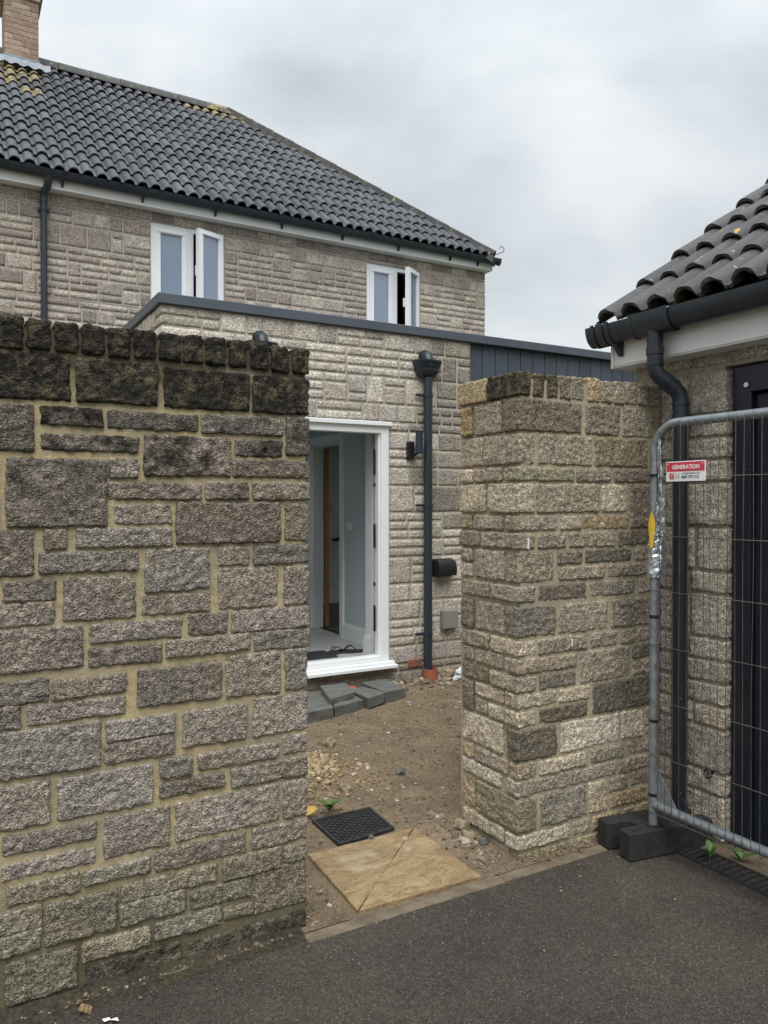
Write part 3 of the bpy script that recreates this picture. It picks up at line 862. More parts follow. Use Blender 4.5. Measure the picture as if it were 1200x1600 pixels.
# ------------------------------------------------------------------ house
HV = 9.5
HS = thing('house', 'two storey grey stone house with dark tiled hipped roof and brick chimney', 'house', (3.2, 11, 0))
W1 = (2.18, 3.10, 3.95, 5.00)
W2 = (5.15, 6.03, 3.93, 4.965)
HX0, HX1, HTOP = -3.2, 7.205, 5.12
wall_shell('rear_wall', M['mortar_house'], HS, 'x', HX0, HX1, -0.05, HTOP, HV - 0.0035, HV + 0.25, [W1, W2])
wall_shell('end_wall', M['mortar_house'], HS, 'y', HV + 0.25, 15.1, -0.05, HTOP, HX1 - 0.25, HX1)
wall_shell('front_wall', M['mortar_house'], HS, 'x', HX0, HX1, -0.05, HTOP, 15.1, 15.35)
wall_shell('party_wall', M['mortar_house'], HS, 'y', HV + 0.25, 15.1, -0.05, HTOP, HX0, HX0 + 0.25)
fl = MB()
fl.box(HX0 + 0.25, HX1 - 0.25, HV + 0.25, 15.1, 2.75, 2.95)
fl.build('upper_floor', M['dark'], HS)
fl = MB()
fl.box(HX0 + 0.25, HX1 - 0.25, 11.5, 11.6, 2.95, 5.3)
fl.build('inner_partition', M['dark'], HS)
hs_tones = [((0.365, 0.324, 0.283), 0), ((0.405, 0.364, 0.315), 0), ((0.295, 0.254, 0.228), 0), ((0.445, 0.402, 0.347), 0), ((0.335, 0.295, 0.267), 0)]
hl = []
for (x0, x1, z0, z1) in layout(-0.1, HX1 + 0.006, 3.52, 5.12, 23, [W1, W2], 0.082, 0.016, 0.84):
    hl.append((x0, x1, z0, z1))
hl.sort(key=lambda q: -((q[1] - q[0]) * (q[3] - q[2]) + (1 if q[3] > 4.1 or q[0] < 2.3 else 0)))
hl_stuff = MB()
for i, (x0, x1, z0, z1) in enumerate(hl):
    c, a = rnd.choice(hs_tones)
    k = rnd.uniform(0.84, 1.14)
    end = x1 > HX1 - 0.02
    if i < 300:
        add_stone(HS, 'stone', x0, x1 + (0.0 if not end else 0.008), HV - 0.0075 + rnd.uniform(-0.0015, 0.0015), HV + (0.05 if not end else 0.2), z0, z1, (c[0] * k, c[1] * k, c[2] * k, a), 0.03, 0.004, 0.0014, ('+y',), M['stone_far'], 0.7)
    else:
        hl_stuff.box(x0, x1, HV - 0.002, HV + 0.04, z0, z1, 0.01)
if hl_stuff.v:
    hl_stuff.build('lower_stones', M['stone_far'], HS, color=(0.27, 0.235, 0.21, 0), kind='stuff')

# roof
PITCH = math.atan(2.69 / 3.1)
EV, EZ, RV, RZ = 9.22, 5.262, 12.3, 7.96
HIPX = 7.20                                   # eaves corner
def hip_x(v): return HIPX - (v - EV)
dk = MB()
o_ = 0.03
dk.add([(HX0, EV + 0.05, EZ - o_), (HIPX - 0.03, EV + 0.05, EZ - o_), (hip_x(RV), RV, RZ - o_), (HX0, RV, RZ - o_)], [(0, 1, 2, 3)])
dk.add([(HIPX - 0.03, EV + 0.05, EZ - o_), (HIPX - 0.03, 2 * RV - EV - 0.05, EZ - o_), (hip_x(RV), RV, RZ - o_)], [(0, 1, 2)])
dk.add([(HX0, 2 * RV - EV, EZ - o_), (HIPX - 0.03, 2 * RV - EV, EZ - o_), (hip_x(RV), RV, RZ - o_), (HX0, RV, RZ - o_)], [(3, 2, 1, 0)])
dk.build('roof_deck', M['hip'], HS)

def tile_mesh(name, cover, L, nr=2, th=0.014, rh=0.052, lift=0.032, cuts=18, ragged=0.0, seed=0):
    """bold roll tile: x across, y up the slope (0 = tail), z out of the roof"""
    g = random.Random(seed)
    sp = cover / nr
    xs = []
    for k in range(nr):
        for t in (0.0, 0.06, 0.11, 0.16, 0.24, 0.34, 0.45, 0.55, 0.66, 0.76, 0.84, 0.89, 0.94):
            xs.append((k + t) * sp)
    xs.append(cover)
    xs.append(cover + 0.012)
    def zz(x):
        t = (x / sp) % 1.0
        if 0.11 <= t <= 0.89:
            q = (t - 0.5) / 0.39
            return rh * math.sqrt(max(0.0, 1 - q * q * 0.985)) ** 1.2
        return 0.0
    ys = [0.0, L * 0.5, L]
    vs, fs = [], []
    nx = len(xs)
    for layer in (0, 1):
        for j, y in enumerate(ys):
            for x in xs:
                rg = g.uniform(-ragged, ragged) if j == 0 else 0
                vs.append((x, y + rg, zz(x) - (th if layer else 0) + lift * (1 - y / L)))
    n = nx * len(ys)
    for j in range(len(ys) - 1):
        for i in range(nx - 1):
            a = j * nx + i
            fs.append((a, a + 1, a + nx + 1, a + nx))
            fs.append((n + a, n + a + nx, n + a + nx + 1, n + a + 1))
    for i in range(nx - 1):
        fs.append((i, n + i, n + i + 1, i + 1))
    for j in range(len(ys) - 1):
        a = j * nx
        fs.append((a, a + nx, n + a + nx, n + a))
        a = j * nx + nx - 1
        fs.append((a, n + a, n + a + nx, a + nx))
    me = mesh_from(name, vs, fs, True)
    me.set_sharp_from_angle(angle=R(50))
    return me
COVER, GAUGE, TL = 0.30, 0.3158, 0.385
tm = tile_mesh('roof_tile', COVER, TL)
tm.materials.append(M['tile'])
tml = tm.copy()
tml.materials[0] = M['tile_lichen']
cp, sp_ = math.cos(PITCH), math.sin(PITCH)
ntile = 0
gl = random.Random(3)
for row in range(13):
    s0 = row * GAUGE
    for colm in range(25):
        x0 = -0.30 + colm * COVER
        v0, z0 = EV + s0 * cp, EZ + s0 * sp_
        # hip limits at tail and head of the tile
        xl, xh = hip_x(v0), hip_x(v0 + TL * cp)
        if x0 > xl - 0.05:
            continue
        if row >= 11 and 0.66 < x0 + 0.15 < 1.2 and row == 12:
            continue
        w = 0
        if row >= 6 and x0 < 1.2:
            w = 0.11 * (row - 5) * (1.15 - abs(x0 - 0.5) * 0.7)
        if row == 12 and x0 > 3.1: w = 0.5
        mt = tml if gl.random() < w else tm
        rot = (PITCH, 0, 0)
        jit = gl.uniform(-0.004, 0.004)
        if x0 + COVER + 0.02 < xh:
            obj('roof_tile', mt, None, HS, (x0, v0 + gl.uniform(-0.004, 0.004), z0 + jit), (PITCH + gl.uniform(-0.01, 0.01), gl.uniform(-0.01, 0.01), gl.uniform(-0.006, 0.006)))
        else:
            me = mt.copy()
            bm = bmesh.new()
            bm.from_mesh(me)
            # hip plane in tile space: x + y*cos(pitch) = xl - x0
            nrm = Vector((1, cp, 0)).normalized()
            bmesh.ops.bisect_plane(bm, geom=list(bm.verts) + list(bm.edges) + list(bm.faces), plane_co=Vector((xl - x0 - 0.03, 0, 0)), plane_no=nrm, clear_outer=True)
            ok = len(bm.faces) > 0
            bm.to_mesh(me)
            bm.free()
            if ok:
                obj('roof_tile', me, None, HS, (x0, v0, z0 + jit), rot)
        ntile += 1
# hip end slope, seen only from the side: rows of the same roll profile in one part
he = MB()
for row in range(13):
    s0 = row * GAUGE
    xx0, zz0 = HIPX - s0 * cp, EZ + s0 * sp_
    half = 3.1 - s0 * cp
    if half < 0.2: break
    n_ = int(2 * half / 0.075)
    rings = [[], []]
    for i in range(n_ + 1):
        y = RV - half + 2 * half * i / n_
        zc_ = 0.044 if i % 2 else 0.0
        rings[0].append((xx0 + sp_ * 0.03, y, zz0 + zc_ + 0.03 * cp))
        rings[1].append((xx0 - TL * cp, max(RV - half + TL * cp, min(RV + half - TL * cp, y)) if half > TL * cp else RV, zz0 + TL * sp_ + zc_))
    he.loft(rings, closed=False, caps=False)
he.build('hip_end_tiles', M['tile'], HS, kind='stuff', smooth=True)

def cap_tile(name, p0, p1, mat, wdt=0.115, hgt=0.075, drop=0.075):
    p0, p1 = Vector(p0), Vector(p1)
    t = (p1 - p0).normalized()
    side = t.cross(Vector((0, 0, 1))).normalized()
    up = side.cross(t).normalized()
    mb = MB()
    prof = [(-wdt, -drop), (-wdt * 0.62, 0.012), (-wdt * 0.25, hgt * 0.72), (0, hgt * 0.80), (wdt * 0.25, hgt * 0.72), (wdt * 0.62, 0.012), (wdt, -drop)]
    out = [(a * 1.0, b + 0.014) for a, b in prof]
    ring = prof + out[::-1]
    mb.loft([[p0 + side * a + up * b for a, b in ring], [p1 + side * a + up * (b - 0.008) for a, b in ring]], True, True)
    return mb.build(name, mat, HS, smooth=True, ang=60)
def bed(name, p0, p1, mat):
    p0, p1 = Vector(p0), Vector(p1)
    t = (p1 - p0).normalized()
    side = t.cross(Vector((0, 0, 1))).normalized()
    mb = MB()
    n_ = 60
    rings = []
    for i in range(n_ + 1):
        p = p0.lerp(p1, i / n_)
        w1 = 0.120 + 0.03 * mnoise.noise(p * 6)
        w2 = 0.120 + 0.03 * mnoise.noise(p * 6 + Vector((9, 0, 0)))
        rings.append([p + side * -w1 + Vector((0, 0, -0.16)), p + side * -0.09 + Vector((0, 0, 0.03)), p + side * 0.09 + Vector((0, 0, 0.03)), p + side * w2 + Vector((0, 0, -0.16))])
    mb.loft(rings, True, True)
    return mb.build(name, mat, HS, smooth=True)
for k in range(16):
    a = hip_x(RV) - k * 0.44
    if a - 0.44 < HX0: break
    cap_tile('ridge_tile', (a - 0.435, RV, RZ + 0.055), (a, RV, RZ + 0.058), M['hip_lichen'] if k in (0, 8) else M['hip'])
h0 = Vector((HIPX - 0.02, EV + 0.02, EZ + 0.05))
h1 = Vector((hip_x(RV), RV, RZ + 0.055))
nh = 12
for k in range(nh):
    cap_tile('hip_tile', h0.lerp(h1, (k + 0.0) / nh), h0.lerp(h1, (k + 0.985) / nh), M['hip'] if k < nh - 1 else M['hip_lichen'])
bed('hip_mortar', h0 + Vector((0, 0, 0.02)), h1 + Vector((0, 0, 0.02)), M['hip'])
0 and bed('ridge_mortar', (HX0, RV, RZ + 0.07), (hip_x(RV), RV, RZ + 0.07), M['hip'])
mb = MB()      # hip iron curl at the corner
pth = [h0 + Vector((0.0, 0, 0.0)), h0 + Vector((0.06, -0.06, 0.02))]
for k in range(9):
    a = -PI / 2 + k * 0.55
    pth.append(h0 + Vector((0.085, -0.085, 0.075)) + Vector((0.7071, -0.7071, 0)) * (0.035 * math.cos(a)) + Vector((0, 0, 0.045 * math.sin(a))))
mb.tube(pth, 0.006, 6)
mb.build('hip_iron', M['gutter'], HS, smooth=True)

# fascia, soffit, gutter
mb = MB()
mb.box(HX0, 7.22, 9.345, 9.365, 5.115, 5.30)
mb.build('fascia', M['fascia'], HS)
mb = MB()
mb.box(HX0, 7.22, 9.365, HV + 0.02, 5.122, 5.135)
mb.build('soffit', M['fascia'], HS)
mb = MB()
mb.box(7.222, 7.24, 9.345, 15.4, 5.115, 5.30)
mb.build('end_fascia', M['fascia'], HS)
def gutter(name, p0, p1, parent, r=0.056, mat=None):
    """open half-round gutter between two points; p at the rim centre"""
    p0, p1 = Vector(p0), Vector(p1)
    t = (p1 - p0).normalized()
    side = t.cross(Vector((0, 0, 1))).normalized()
    prof = [(r * math.cos(a), r * math.sin(a) * 1.62) for a in [PI + PI * k / 14 for k in range(15)]]
    inn = [(a * 0.93, b * 0.93) for a, b in prof]
    ring = prof + inn[::-1]
    mb = MB()
    mb.loft([[p + side * a + Vector((0, 0, b)) for a, b in ring] for p in (p0, p1)], True, True)
    # rolled front rim
    return mb.build(name, mat or M['gutter'], parent, smooth=True, ang=50)
def gutter_band(name, p, t, parent, r=0.060, w=0.03, hook=True, mat=None):
    p, t = Vector(p), Vector(t).normalized()
    side = t.cross(Vector((0, 0, 1))).normalized()
    prof = [(r * math.cos(a), r * math.sin(a) * 1.62) for a in [PI * 0.98 + PI * 1.04 * k / 12 for k in range(13)]]
    inn = [(a * 0.90, b * 0.90) for a, b in prof]
    ring = prof + inn[::-1]
    mb = MB()
    mb.loft([[p + t * s + side * a + Vector((0, 0, b)) for a, b in ring] for s in (-w / 2, w / 2)], True, True)
    if hook:
        q = [p + t * s + side * a + Vector((0, 0, b)) for s in (-0.012, 0.012) for a, b in ((hook * 0.058, -0.05), (hook * 0.058, -0.155), (hook * 0.045, -0.155), (hook * 0.0, -0.095))]
        mb.loft([q[:4], q[4:]], True, True)
    return mb.build(name, mat or M['gutter'], parent, smooth=True, ang=40)
GV, GZ = 9.285, 5.300
hg = gutter('gutter', (HX0, GV, GZ), (7.31, GV, GZ - 0.02), HS)
mb = MB()
mb.loft([[(7.31 + dx, GV + 0.060 * math.cos(a), GZ - 0.02 + 0.096 * math.sin(a)) for a in [PI + PI * k / 12 for k in range(13)]] for dx in (0, 0.012)], True, True)
mb.build('gutter_end', M['gutter'], hg)
for x in (0.35, 1.17, 2.05, 2.93, 3.81, 4.69, 5.57, 6.45, 6.95):
    gutter_band('gutter_bracket', (x, GV, GZ), (1, 0, 0), hg, hook=-1, w=0.022)
for x in (0.86, 5.1):
    gutter_band('gutter_union', (x, GV, GZ), (1, 0, 0), hg, r=0.063, w=0.14, hook=False)

# upstairs windows
def casement(name, parent, hinge, ang, w, h, mirror=1):
    """open sash: local x from the hinge towards the free edge, z up from the bottom"""
    ca, sa = math.cos(ang), math.sin(ang)
    def T(x, y, z): return (hinge[0] - ca * x + sa * y, hinge[1] - sa * x - ca * y, hinge[2] + z)
    def bx(mb, x0, x1, y0, y1, z0, z1):
        vs = [T(x, y, z) for x in (x0, x1) for y in (y0, y1) for z in (z0, z1)]
        return mb.add(vs, [(0, 1, 3, 2), (4, 6, 7, 5), (0, 4, 5, 1), (2, 3, 7, 6), (0, 2, 6, 4), (1, 5, 7, 3)])
    mb = MB()
    b = 0.066
    bx(mb, 0, b, -0.03, 0.03, 0, h)
    bx(mb, w - b, w, -0.03, 0.03, 0, h)
    bx(mb, b, w - b, -0.03, 0.03, 0, b)
    bx(mb, b, w - b, -0.03, 0.03, h - b, h)
    bx(mb, b, w - b, -0.018, 0.018, b, b + 0.012)
    s = mb.build(name, M['upvc'], parent)
    mb = MB()
    bx(mb, b, w - b, -0.008, 0.008, b + 0.012, h - b)
    mb.build('pane', M['glass'], s)
    return s, bx
def window(W, angle, label=None):
    x0, x1, z0, z1 = W
    y0, y1 = HV + 0.012, HV + 0.085
    f = 0.052
    root = MB()
    root.box(x0 + 0.004, x1 - 0.004, y0, y1, z0 + 0.03, z0 + 0.03 + f)
    root.box(x0 + 0.004, x1 - 0.004, y0, y1, z1 - f - 0.004, z1 - 0.004)
    root.box(x0 + 0.004, x0 + 0.004 + f, y0, y1, z0 + 0.03 + f, z1 - f - 0.004)
    root.box(x1 - 0.004 - f, x1 - 0.004, y0, y1, z0 + 0.03 + f, z1 - f - 0.004)
    mid = (x0 + x1) / 2 + 0.022
    root.box(mid - 0.043, mid + 0.043, y0, y1, z0 + 0.03 + f, z1 - f - 0.004)
    w = root.build('window', M['upvc'], HS)
    if label: w['label'] = label
    zb, zt = z0 + 0.03 + f, z1 - f - 0.004
    sb = MB()
    sb.box(x0 - 0.02, x1 + 0.02, HV - 0.06, y1, z0 - 0.002, z0 + 0.028)
    sb.build('sill', M['upvc'], w)
    # fixed sash on the left
    a0, a1 = x0 + 0.004 + f, mid - 0.043
    b = 0.062
    mb = MB()
    ys, ye = y0 - 0.012, y1 - 0.006
    mb.box(a0, a1, ys, ye, zb, zb + b)
    mb.box(a0, a1, ys, ye, zt - b, zt)
    mb.box(a0, a0 + b, ys, ye, zb + b, zt - b)
    mb.box(a1 - b, a1, ys, ye, zb + b, zt - b)
    mb.box(a0 + b, a1 - b, ys + 0.022, ye - 0.02, zb + b, zb + b + 0.01)
    mb.build('sash', M['upvc'], w)
    mb = MB()
    mb.box(a0 + b, a1 - b, ys + 0.028, ys + 0.05, zb + b, zt - b)
    mb.build('pane', M['glass'], w)
    mb = MB()
    mb.box(a0 + 0.03, a1 - 0.03, ys - 0.012, ys - 0.001, zt - 0.052, zt - 0.036)
    mb.build('trickle_vent', M['upvc'], w)
    # open sash hinged on the right
    ww = x1 - 0.004 - f - (mid + 0.043) + 0.03
    s, bx = casement('open_sash', w, (x1 - 0.045, HV - 0.012, zb - 0.02), angle, ww, zt - zb + 0.04)
    mb = MB()
    bx(mb, 0.05, ww - 0.05, 0.031, 0.042, zt - zb - 0.02, zt - zb - 0.005)
    mb.build('trickle_vent', M['upvc'], w)
    mb = MB()
    bx(mb, ww - 0.04, ww - 0.02, -0.075, -0.031, (zt - zb) * 0.5 - 0.06, (zt - zb) * 0.5 + 0.06)
    mb.build('handle', M['upvc'], w)
window(W1, R(21), 'white two-light window with its right sash slightly ajar')
window(W2, R(33), 'white two-light window with its right sash wide open')

# chimney: bricks on a core, lead apron at the foot
CX0, CX1, CV0, CV1 = 0.765, 1.205, 12.0, 12.62
mb = MB()
mb.box(CX0 + 0.006, CX1 - 0.006, CV0 + 0.006, CV1 - 0.006, 7.5, 9.3)
ch = mb.build('chimney', M['mortar_house'], HS)
bmesh_cache = {}
def brick(x0, x1, y0, y1, z0, z1):
    k = rnd.uniform(0.8, 1.2)
    c = rnd.choice([(0.36, 0.25, 0.19), (0.33, 0.22, 0.165), (0.30, 0.215, 0.17), (0.39, 0.285, 0.22)])
    key = (round(x1 - x0, 3), round(y1 - y0, 3), round(z1 - z0, 3))
    if key not in bmesh_cache:
        m_ = MB()
        m_.box(-key[0] / 2, key[0] / 2, -key[1] / 2, key[1] / 2, -key[2] / 2, key[2] / 2, 0.004)
        bmesh_cache[key] = mesh_from('brick', m_.v, m_.f)
    obj('brick', bmesh_cache[key], M['brick'], ch, ((x0 + x1) / 2, (y0 + y1) / 2, (z0 + z1) / 2), color=(c[0] * k, c[1] * k, c[2] * k, 1))
for k in range(20):
    z0 = 7.95 - 0.075 * 1 + k * 0.075
    o = 0.0 if k < 11 else min(3, k - 10) * 0.025
    xa, xb, ya, yb = CX0 - o, CX1 + o, CV0 - o, CV1 + o
    n_ = [0.1, 0.215, xb - xa - 0.315] if k % 2 else [0.215, xb - xa - 0.215]
    x = xa
    for wv in n_:
        brick(x, x + wv - 0.008, ya, ya + 0.1, z0, z0 + 0.066)
        x += wv
    for xx in ((xa, xa + 0.1), (xb - 0.108, xb - 0.008)):
        y = ya + 0.108
        for wv in ([0.215, yb - ya - 0.323] if k % 2 else [yb - ya - 0.323, 0.215]):
            brick(xx[0], xx[1], y, y + wv - 0.008, z0, z0 + 0.066)
            y += wv
mb = MB()
mb.box(CX0 - 0.015, CX1 + 0.010, CV0 - 0.02, CV0 - 0.002, 7.70, 7.872)
mb.box(CX0 - 0.018, CX0 - 0.003, CV0 - 0.002, CV1 + 0.015, 7.70, 7.872)
mb.box(CX1 - 0.005, CX1 + 0.012, CV0 - 0.002, CV1 + 0.015, 7.70, 7.872)
ap = []
for i in range(25):
    t = i / 24
    x = CX0 - 0.1 + (CX1 - CX0 + 0.24) * t
    zr = 0.032 * (0.5 + 0.5 * math.cos(2 * PI * x / 0.15))
    ap.append([(x, CV0 - 0.16, 7.99 - 0.868 * 0.46 + 0.075 + zr), (x, CV0 - 0.016, 7.99 - 0.868 * 0.3 + 0.10 + zr * 0.5)])
mb.loft(ap, closed=False, caps=False)
mb.build('lead_flashing', M['lead'], ch, smooth=True)
for yy in (12.2, 12.45):
    mb = MB()
    mb.tube([(0.98, yy, 9.3), (0.98, yy, 9.62)], 0.11, 16)
    mb.build('chimney_pot', M['terracotta'], ch, smooth=True)

# rainwater pipe on the house wall
DP = thing('downpipe', 'black downpipe on the upper house wall, left of the upstairs windows', 'downpipe', (1.0, 9.42, 0), 'rainwater downpipes')
mb = MB()
mb.tube([(0.985, 9.44, 0.0), (0.985, 9.44, 5.02)], 0.036, 14)
mb.build('pipe', M['anthracite'], DP, smooth=True)
mb = MB()
mb.tube([(0.985, 9.44, 4.98), (0.985, 9.44, 5.04), (0.99, 9.42, 5.08), (1.015, 9.33, 5.13), (1.02, 9.30, 5.17), (1.02, 9.29, 5.24)], 0.041, 14)
mb.build('offset_bend', M['anthracite'], DP, smooth=True)
for z in (4.88, 3.6, 2.4):
    mb = MB()
    mb.tube([(0.985, 9.44, z), (0.985, 9.44, z + 0.04)], 0.042, 14)
    mb.box(0.925, 1.045, 9.45, 9.49, z + 0.004, z + 0.036)
    mb.build('pipe_clip', M['anthracite'], DP, smooth=True)

# ------------------------------------------------------------------ extension
EX = thing('house_extension', 'flat roofed pale stone extension with grey metal parapet trim and open white door frame', 'extension', (3.0, 5.9, 0))
EV0 = 5.70
DO = (2.30, 3.303, 0.197, 2.285)
wall_shell('front_wall', M['mortar_ext'], EX, 'x', 1.386, 4.160, -0.05, 3.05, EV0 - 0.0025, 5.95, [DO])
wall_shell('clad_wall', M['dark'], EX, 'x', 4.163, 7.18, -0.05, 3.05, 5.748, 5.95)
wall_shell('side_wall', M['mortar_ext'], EX, 'y', 5.952, 9.50, -0.05, 3.05, 1.386, 1.62)
wall_shell('far_side_wall', M['mortar_ext'], EX, 'y', 5.952, 9.50, -0.05, 3.05, 6.98, 7.18, [(6.6, 8.6, 0.35, 2.3)])  # the opening is unseen, added to let light into the far room
rl = (1.9, 2.9, 6.7, 8.1)  # unseen roof opening, added to brighten the hall
def holed_slab(name, mat, x0, x1, y0, y1, z0, z1, h):
    mb = MB()
    mb.box(x0, h[0], y0, y1, z0, z1)
    mb.box(h[1], x1, y0, y1, z0, z1)
    mb.box(h[0], h[1], y0, h[2], z0, z1)
    mb.box(h[0], h[1], h[3], y1, z0, z1)
    return mb.build(name, mat, EX)
rl2 = (4.8, 5.8, 7.0, 8.2)  # second unseen roof opening, added to brighten the room beyond
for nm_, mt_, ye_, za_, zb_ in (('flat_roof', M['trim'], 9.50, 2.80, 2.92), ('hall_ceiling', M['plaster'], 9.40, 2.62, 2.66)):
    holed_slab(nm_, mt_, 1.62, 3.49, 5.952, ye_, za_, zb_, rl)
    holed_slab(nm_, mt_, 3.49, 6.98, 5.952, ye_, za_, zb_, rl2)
mb = MB()
mb.box(rl2[0], rl2[1], rl2[2], rl2[3], 2.925, 2.94)
mb.build('added_rooflight', M['clearglass'], EX)
mb = MB()
mb.box(rl[0], rl[1], rl[2], rl[3], 2.925, 2.94)
mb.build('added_rooflight', M['clearglass'], EX)
mb = MB()
mb.box(6.99, 7.0, 6.6, 8.6, 0.35, 2.3)
mb.build('added_end_glazing', M['clearglass'], EX)  # pane in the unseen end opening, added for light
mb = MB()     # parapet trim
mb.box(1.352, 7.22, 5.664, 5.985, 3.052, 3.128, 0.004)
mb.box(1.352, 1.66, 5.986, 9.505, 3.052, 3.128, 0.004)
mb.build('parapet_trim', M['trim'], EX)
ext_tones = [(0.485, 0.448, 0.392), (0.525, 0.487, 0.43), (0.425, 0.388, 0.338), (0.565, 0.525, 0.466), (0.46, 0.427, 0.38)]
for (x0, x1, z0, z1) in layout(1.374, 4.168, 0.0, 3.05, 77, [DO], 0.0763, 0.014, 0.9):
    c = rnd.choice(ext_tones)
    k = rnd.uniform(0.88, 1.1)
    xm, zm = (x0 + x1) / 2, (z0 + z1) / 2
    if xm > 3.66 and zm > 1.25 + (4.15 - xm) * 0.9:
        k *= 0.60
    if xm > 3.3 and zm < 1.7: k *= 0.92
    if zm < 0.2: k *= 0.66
    a0 = 0.0
    lend, rend = x0 < 1.385, x1 > 4.155
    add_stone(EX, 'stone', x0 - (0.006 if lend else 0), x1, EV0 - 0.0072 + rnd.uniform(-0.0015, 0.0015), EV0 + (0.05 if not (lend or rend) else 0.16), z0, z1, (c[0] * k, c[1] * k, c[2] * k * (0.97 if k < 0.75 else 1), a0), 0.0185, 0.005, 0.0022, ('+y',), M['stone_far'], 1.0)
for (y0, y1, z0, z1) in layout(5.70, 9.48, 2.06, 3.05, 78, [], 0.0763, 0.011):
    c = rnd.choice(ext_tones)
    k = rnd.uniform(0.9, 1.1)
    if y0 < 5.72: y0 = 5.865
    add_stone(EX, 'stone', 1.370 + rnd.uniform(-0.004, 0.004), 1.43, y0, y1, z0, z1, (c[0] * k, c[1] * k, c[2] * k, 0), 0.03, 0.014, 0.0058, ('+x',), M['stone_far'], 1.0)
# vertical cladding boards
cb = None
for k in range(20):
    x0 = 4.170 + k * 0.151
    if cb is None:
        m_ = MB()
        m_.box(0, 0.144, 0, 0.022, 0, 2.85, 0.003)
        cb = mesh_from('cladding_board', m_.v, m_.f)
    obj('cladding_board', cb, M['clad'], EX, (x0, 5.722, 0.2))
# air brick
mb = MB()
mb.box(3.494, 3.632, EV0 - 0.016, EV0 - 0.002, 0.158, 0.232, 0.003)
for k in range(4):
    mb.box(3.502, 3.624, EV0 - 0.021, EV0 - 0.0165, 0.168 + k * 0.015, 0.176 + k * 0.015)
mb.build('air_brick', M['airbrick'], EX)

# white door frame
mb = MB()
y0, y1 = 5.684, 5.775
mb.box(3.222, 3.299, y0, y1, 0.246, 2.262, 0.004)
mb.box(2.304, 2.381, y0, y1, 0.246, 2.262, 0.004)
mb.box(2.382, 3.221, y0, y1, 2.186, 2.262, 0.004)
mb.box(2.382, 3.221, y0, y1, 0.246, 0.292, 0.004)
mb.box(3.206, 3.2215, y0 + 0.022, y1 - 0.012, 0.293, 2.185)
mb.box(2.3815, 2.407, y0 + 0.022, y1 - 0.012, 0.293, 2.185)
df = mb.build('door_frame', M['upvc'], EX)
mb = MB()
mb.box(2.295, 3.318, 5.655, 5.683, 2.248, 2.284, 0.004)
mb.build('drip_trim', M['upvc'], df)
mb = MB()
mb.box(2.28, 3.345, 5.605, 5.70, 0.192, 0.222, 0.004)
mb.box(2.28, 3.335, 5.64, 5.70, 0.2225, 0.245, 0.003)
mb.build('sill', M['upvc'], df)
for za, zb in ((1.834, 2.057), (1.21, 1.415), (0.495, 0.718), (1.735, 1.765), (0.885, 0.915)):
    mb = MB()
    mb.box(3.186, 3.1955, 5.735, 5.76, za, zb, 0.002)
    mb.build('lock_keep', M['black'], df)

# hall seen through the door
FZ = 0.25
mb = MB()
mb.box(1.62, 3.49, 5.80, 9.30, 0.10, FZ)
mb.build('hall_floor', M['hallfloor'], EX)
def skirting(name, pts_boxes):
    mb = MB()
    for b in pts_boxes:
        mb.box(*b)
    return mb.build(name, M['gloss'], EX)
wall_shell('hall_wall', M['halldaylight'], EX, 'y', 5.96, 9.30, FZ, 2.62, 3.43, 3.545, [(6.86, 7.55, FZ, 2.215)])
mb = MB()
mb.box(3.27, 3.4295, 5.952, 6.055, FZ, 2.62)
mb.build('door_reveal', M['gloss'], EX)
mb = MB()
mb.box(1.62, 3.43, 9.30, 9.40, FZ, 2.62)
mb.build('hall_end_wall', M['tealdaylight'], EX)
mb = MB()
mb.box(1.625, 1.70, 5.96, 9.30, FZ, 2.62)
mb.build('hall_side_wall', M['halldaylight'], EX)
skirting('skirting', [(3.412, 3.4295, 6.0555, 6.79, FZ, FZ + 0.135), (3.418, 3.4295, 6.0555, 6.79, FZ + 0.1355, FZ + 0.155)])
skirting('skirting', [(3.252, 3.2695, 5.952, 6.07, FZ, FZ + 0.135), (3.258, 3.2695, 5.952, 6.07, FZ + 0.1355, FZ + 0.155), (3.2525, 3.43, 6.0555, 6.0715, FZ, FZ + 0.134)])
skirting('skirting', [(3.412, 3.4295, 7.63, 9.30, FZ, FZ + 0.155)])
ar = []
for y in (6.79, 7.551):
    ar.append((3.408, 3.4295, y, y + 0.069, FZ, 2.285))
ar.append((3.408, 3.4295, 6.8595, 7.5505, 2.216, 2.285))
ar += [(3.43, 3.545, 6.861, 6.885, FZ, 2.214), (3.43, 3.545, 7.525, 7.549, FZ, 2.214), (3.43, 3.545, 6.886, 7.524, 2.19, 2.2145)]
mb = MB()
for b in ar:
    mb.box(*b)
mb.build('inner_door_frame', M['gloss'], EX)
mb = MB()
d_ = Vector((0.415, 0.91, 0)).normalized()
n_ = Vector((d_.y, -d_.x, 0))
p_ = Vector((3.553, 7.50, 0))
q = [p_, p_ + n_ * 0.044, p_ + n_ * 0.044 + d_ * 0.68, p_ + d_ * 0.68]
mb.prism([(a.x, a.y) for a in q], FZ + 0.01, 2.18)
mb.build('inner_door_leaf', M['oak'], EX)
mb = MB()
mb.box(3.420, 3.4295, 6.63, 6.715, 1.32, 1.405, 0.003)
mb.box(3.416, 3.4198, 6.655, 6.675, 1.345, 1.38)
mb.build('light_switch', M['gloss'], EX)
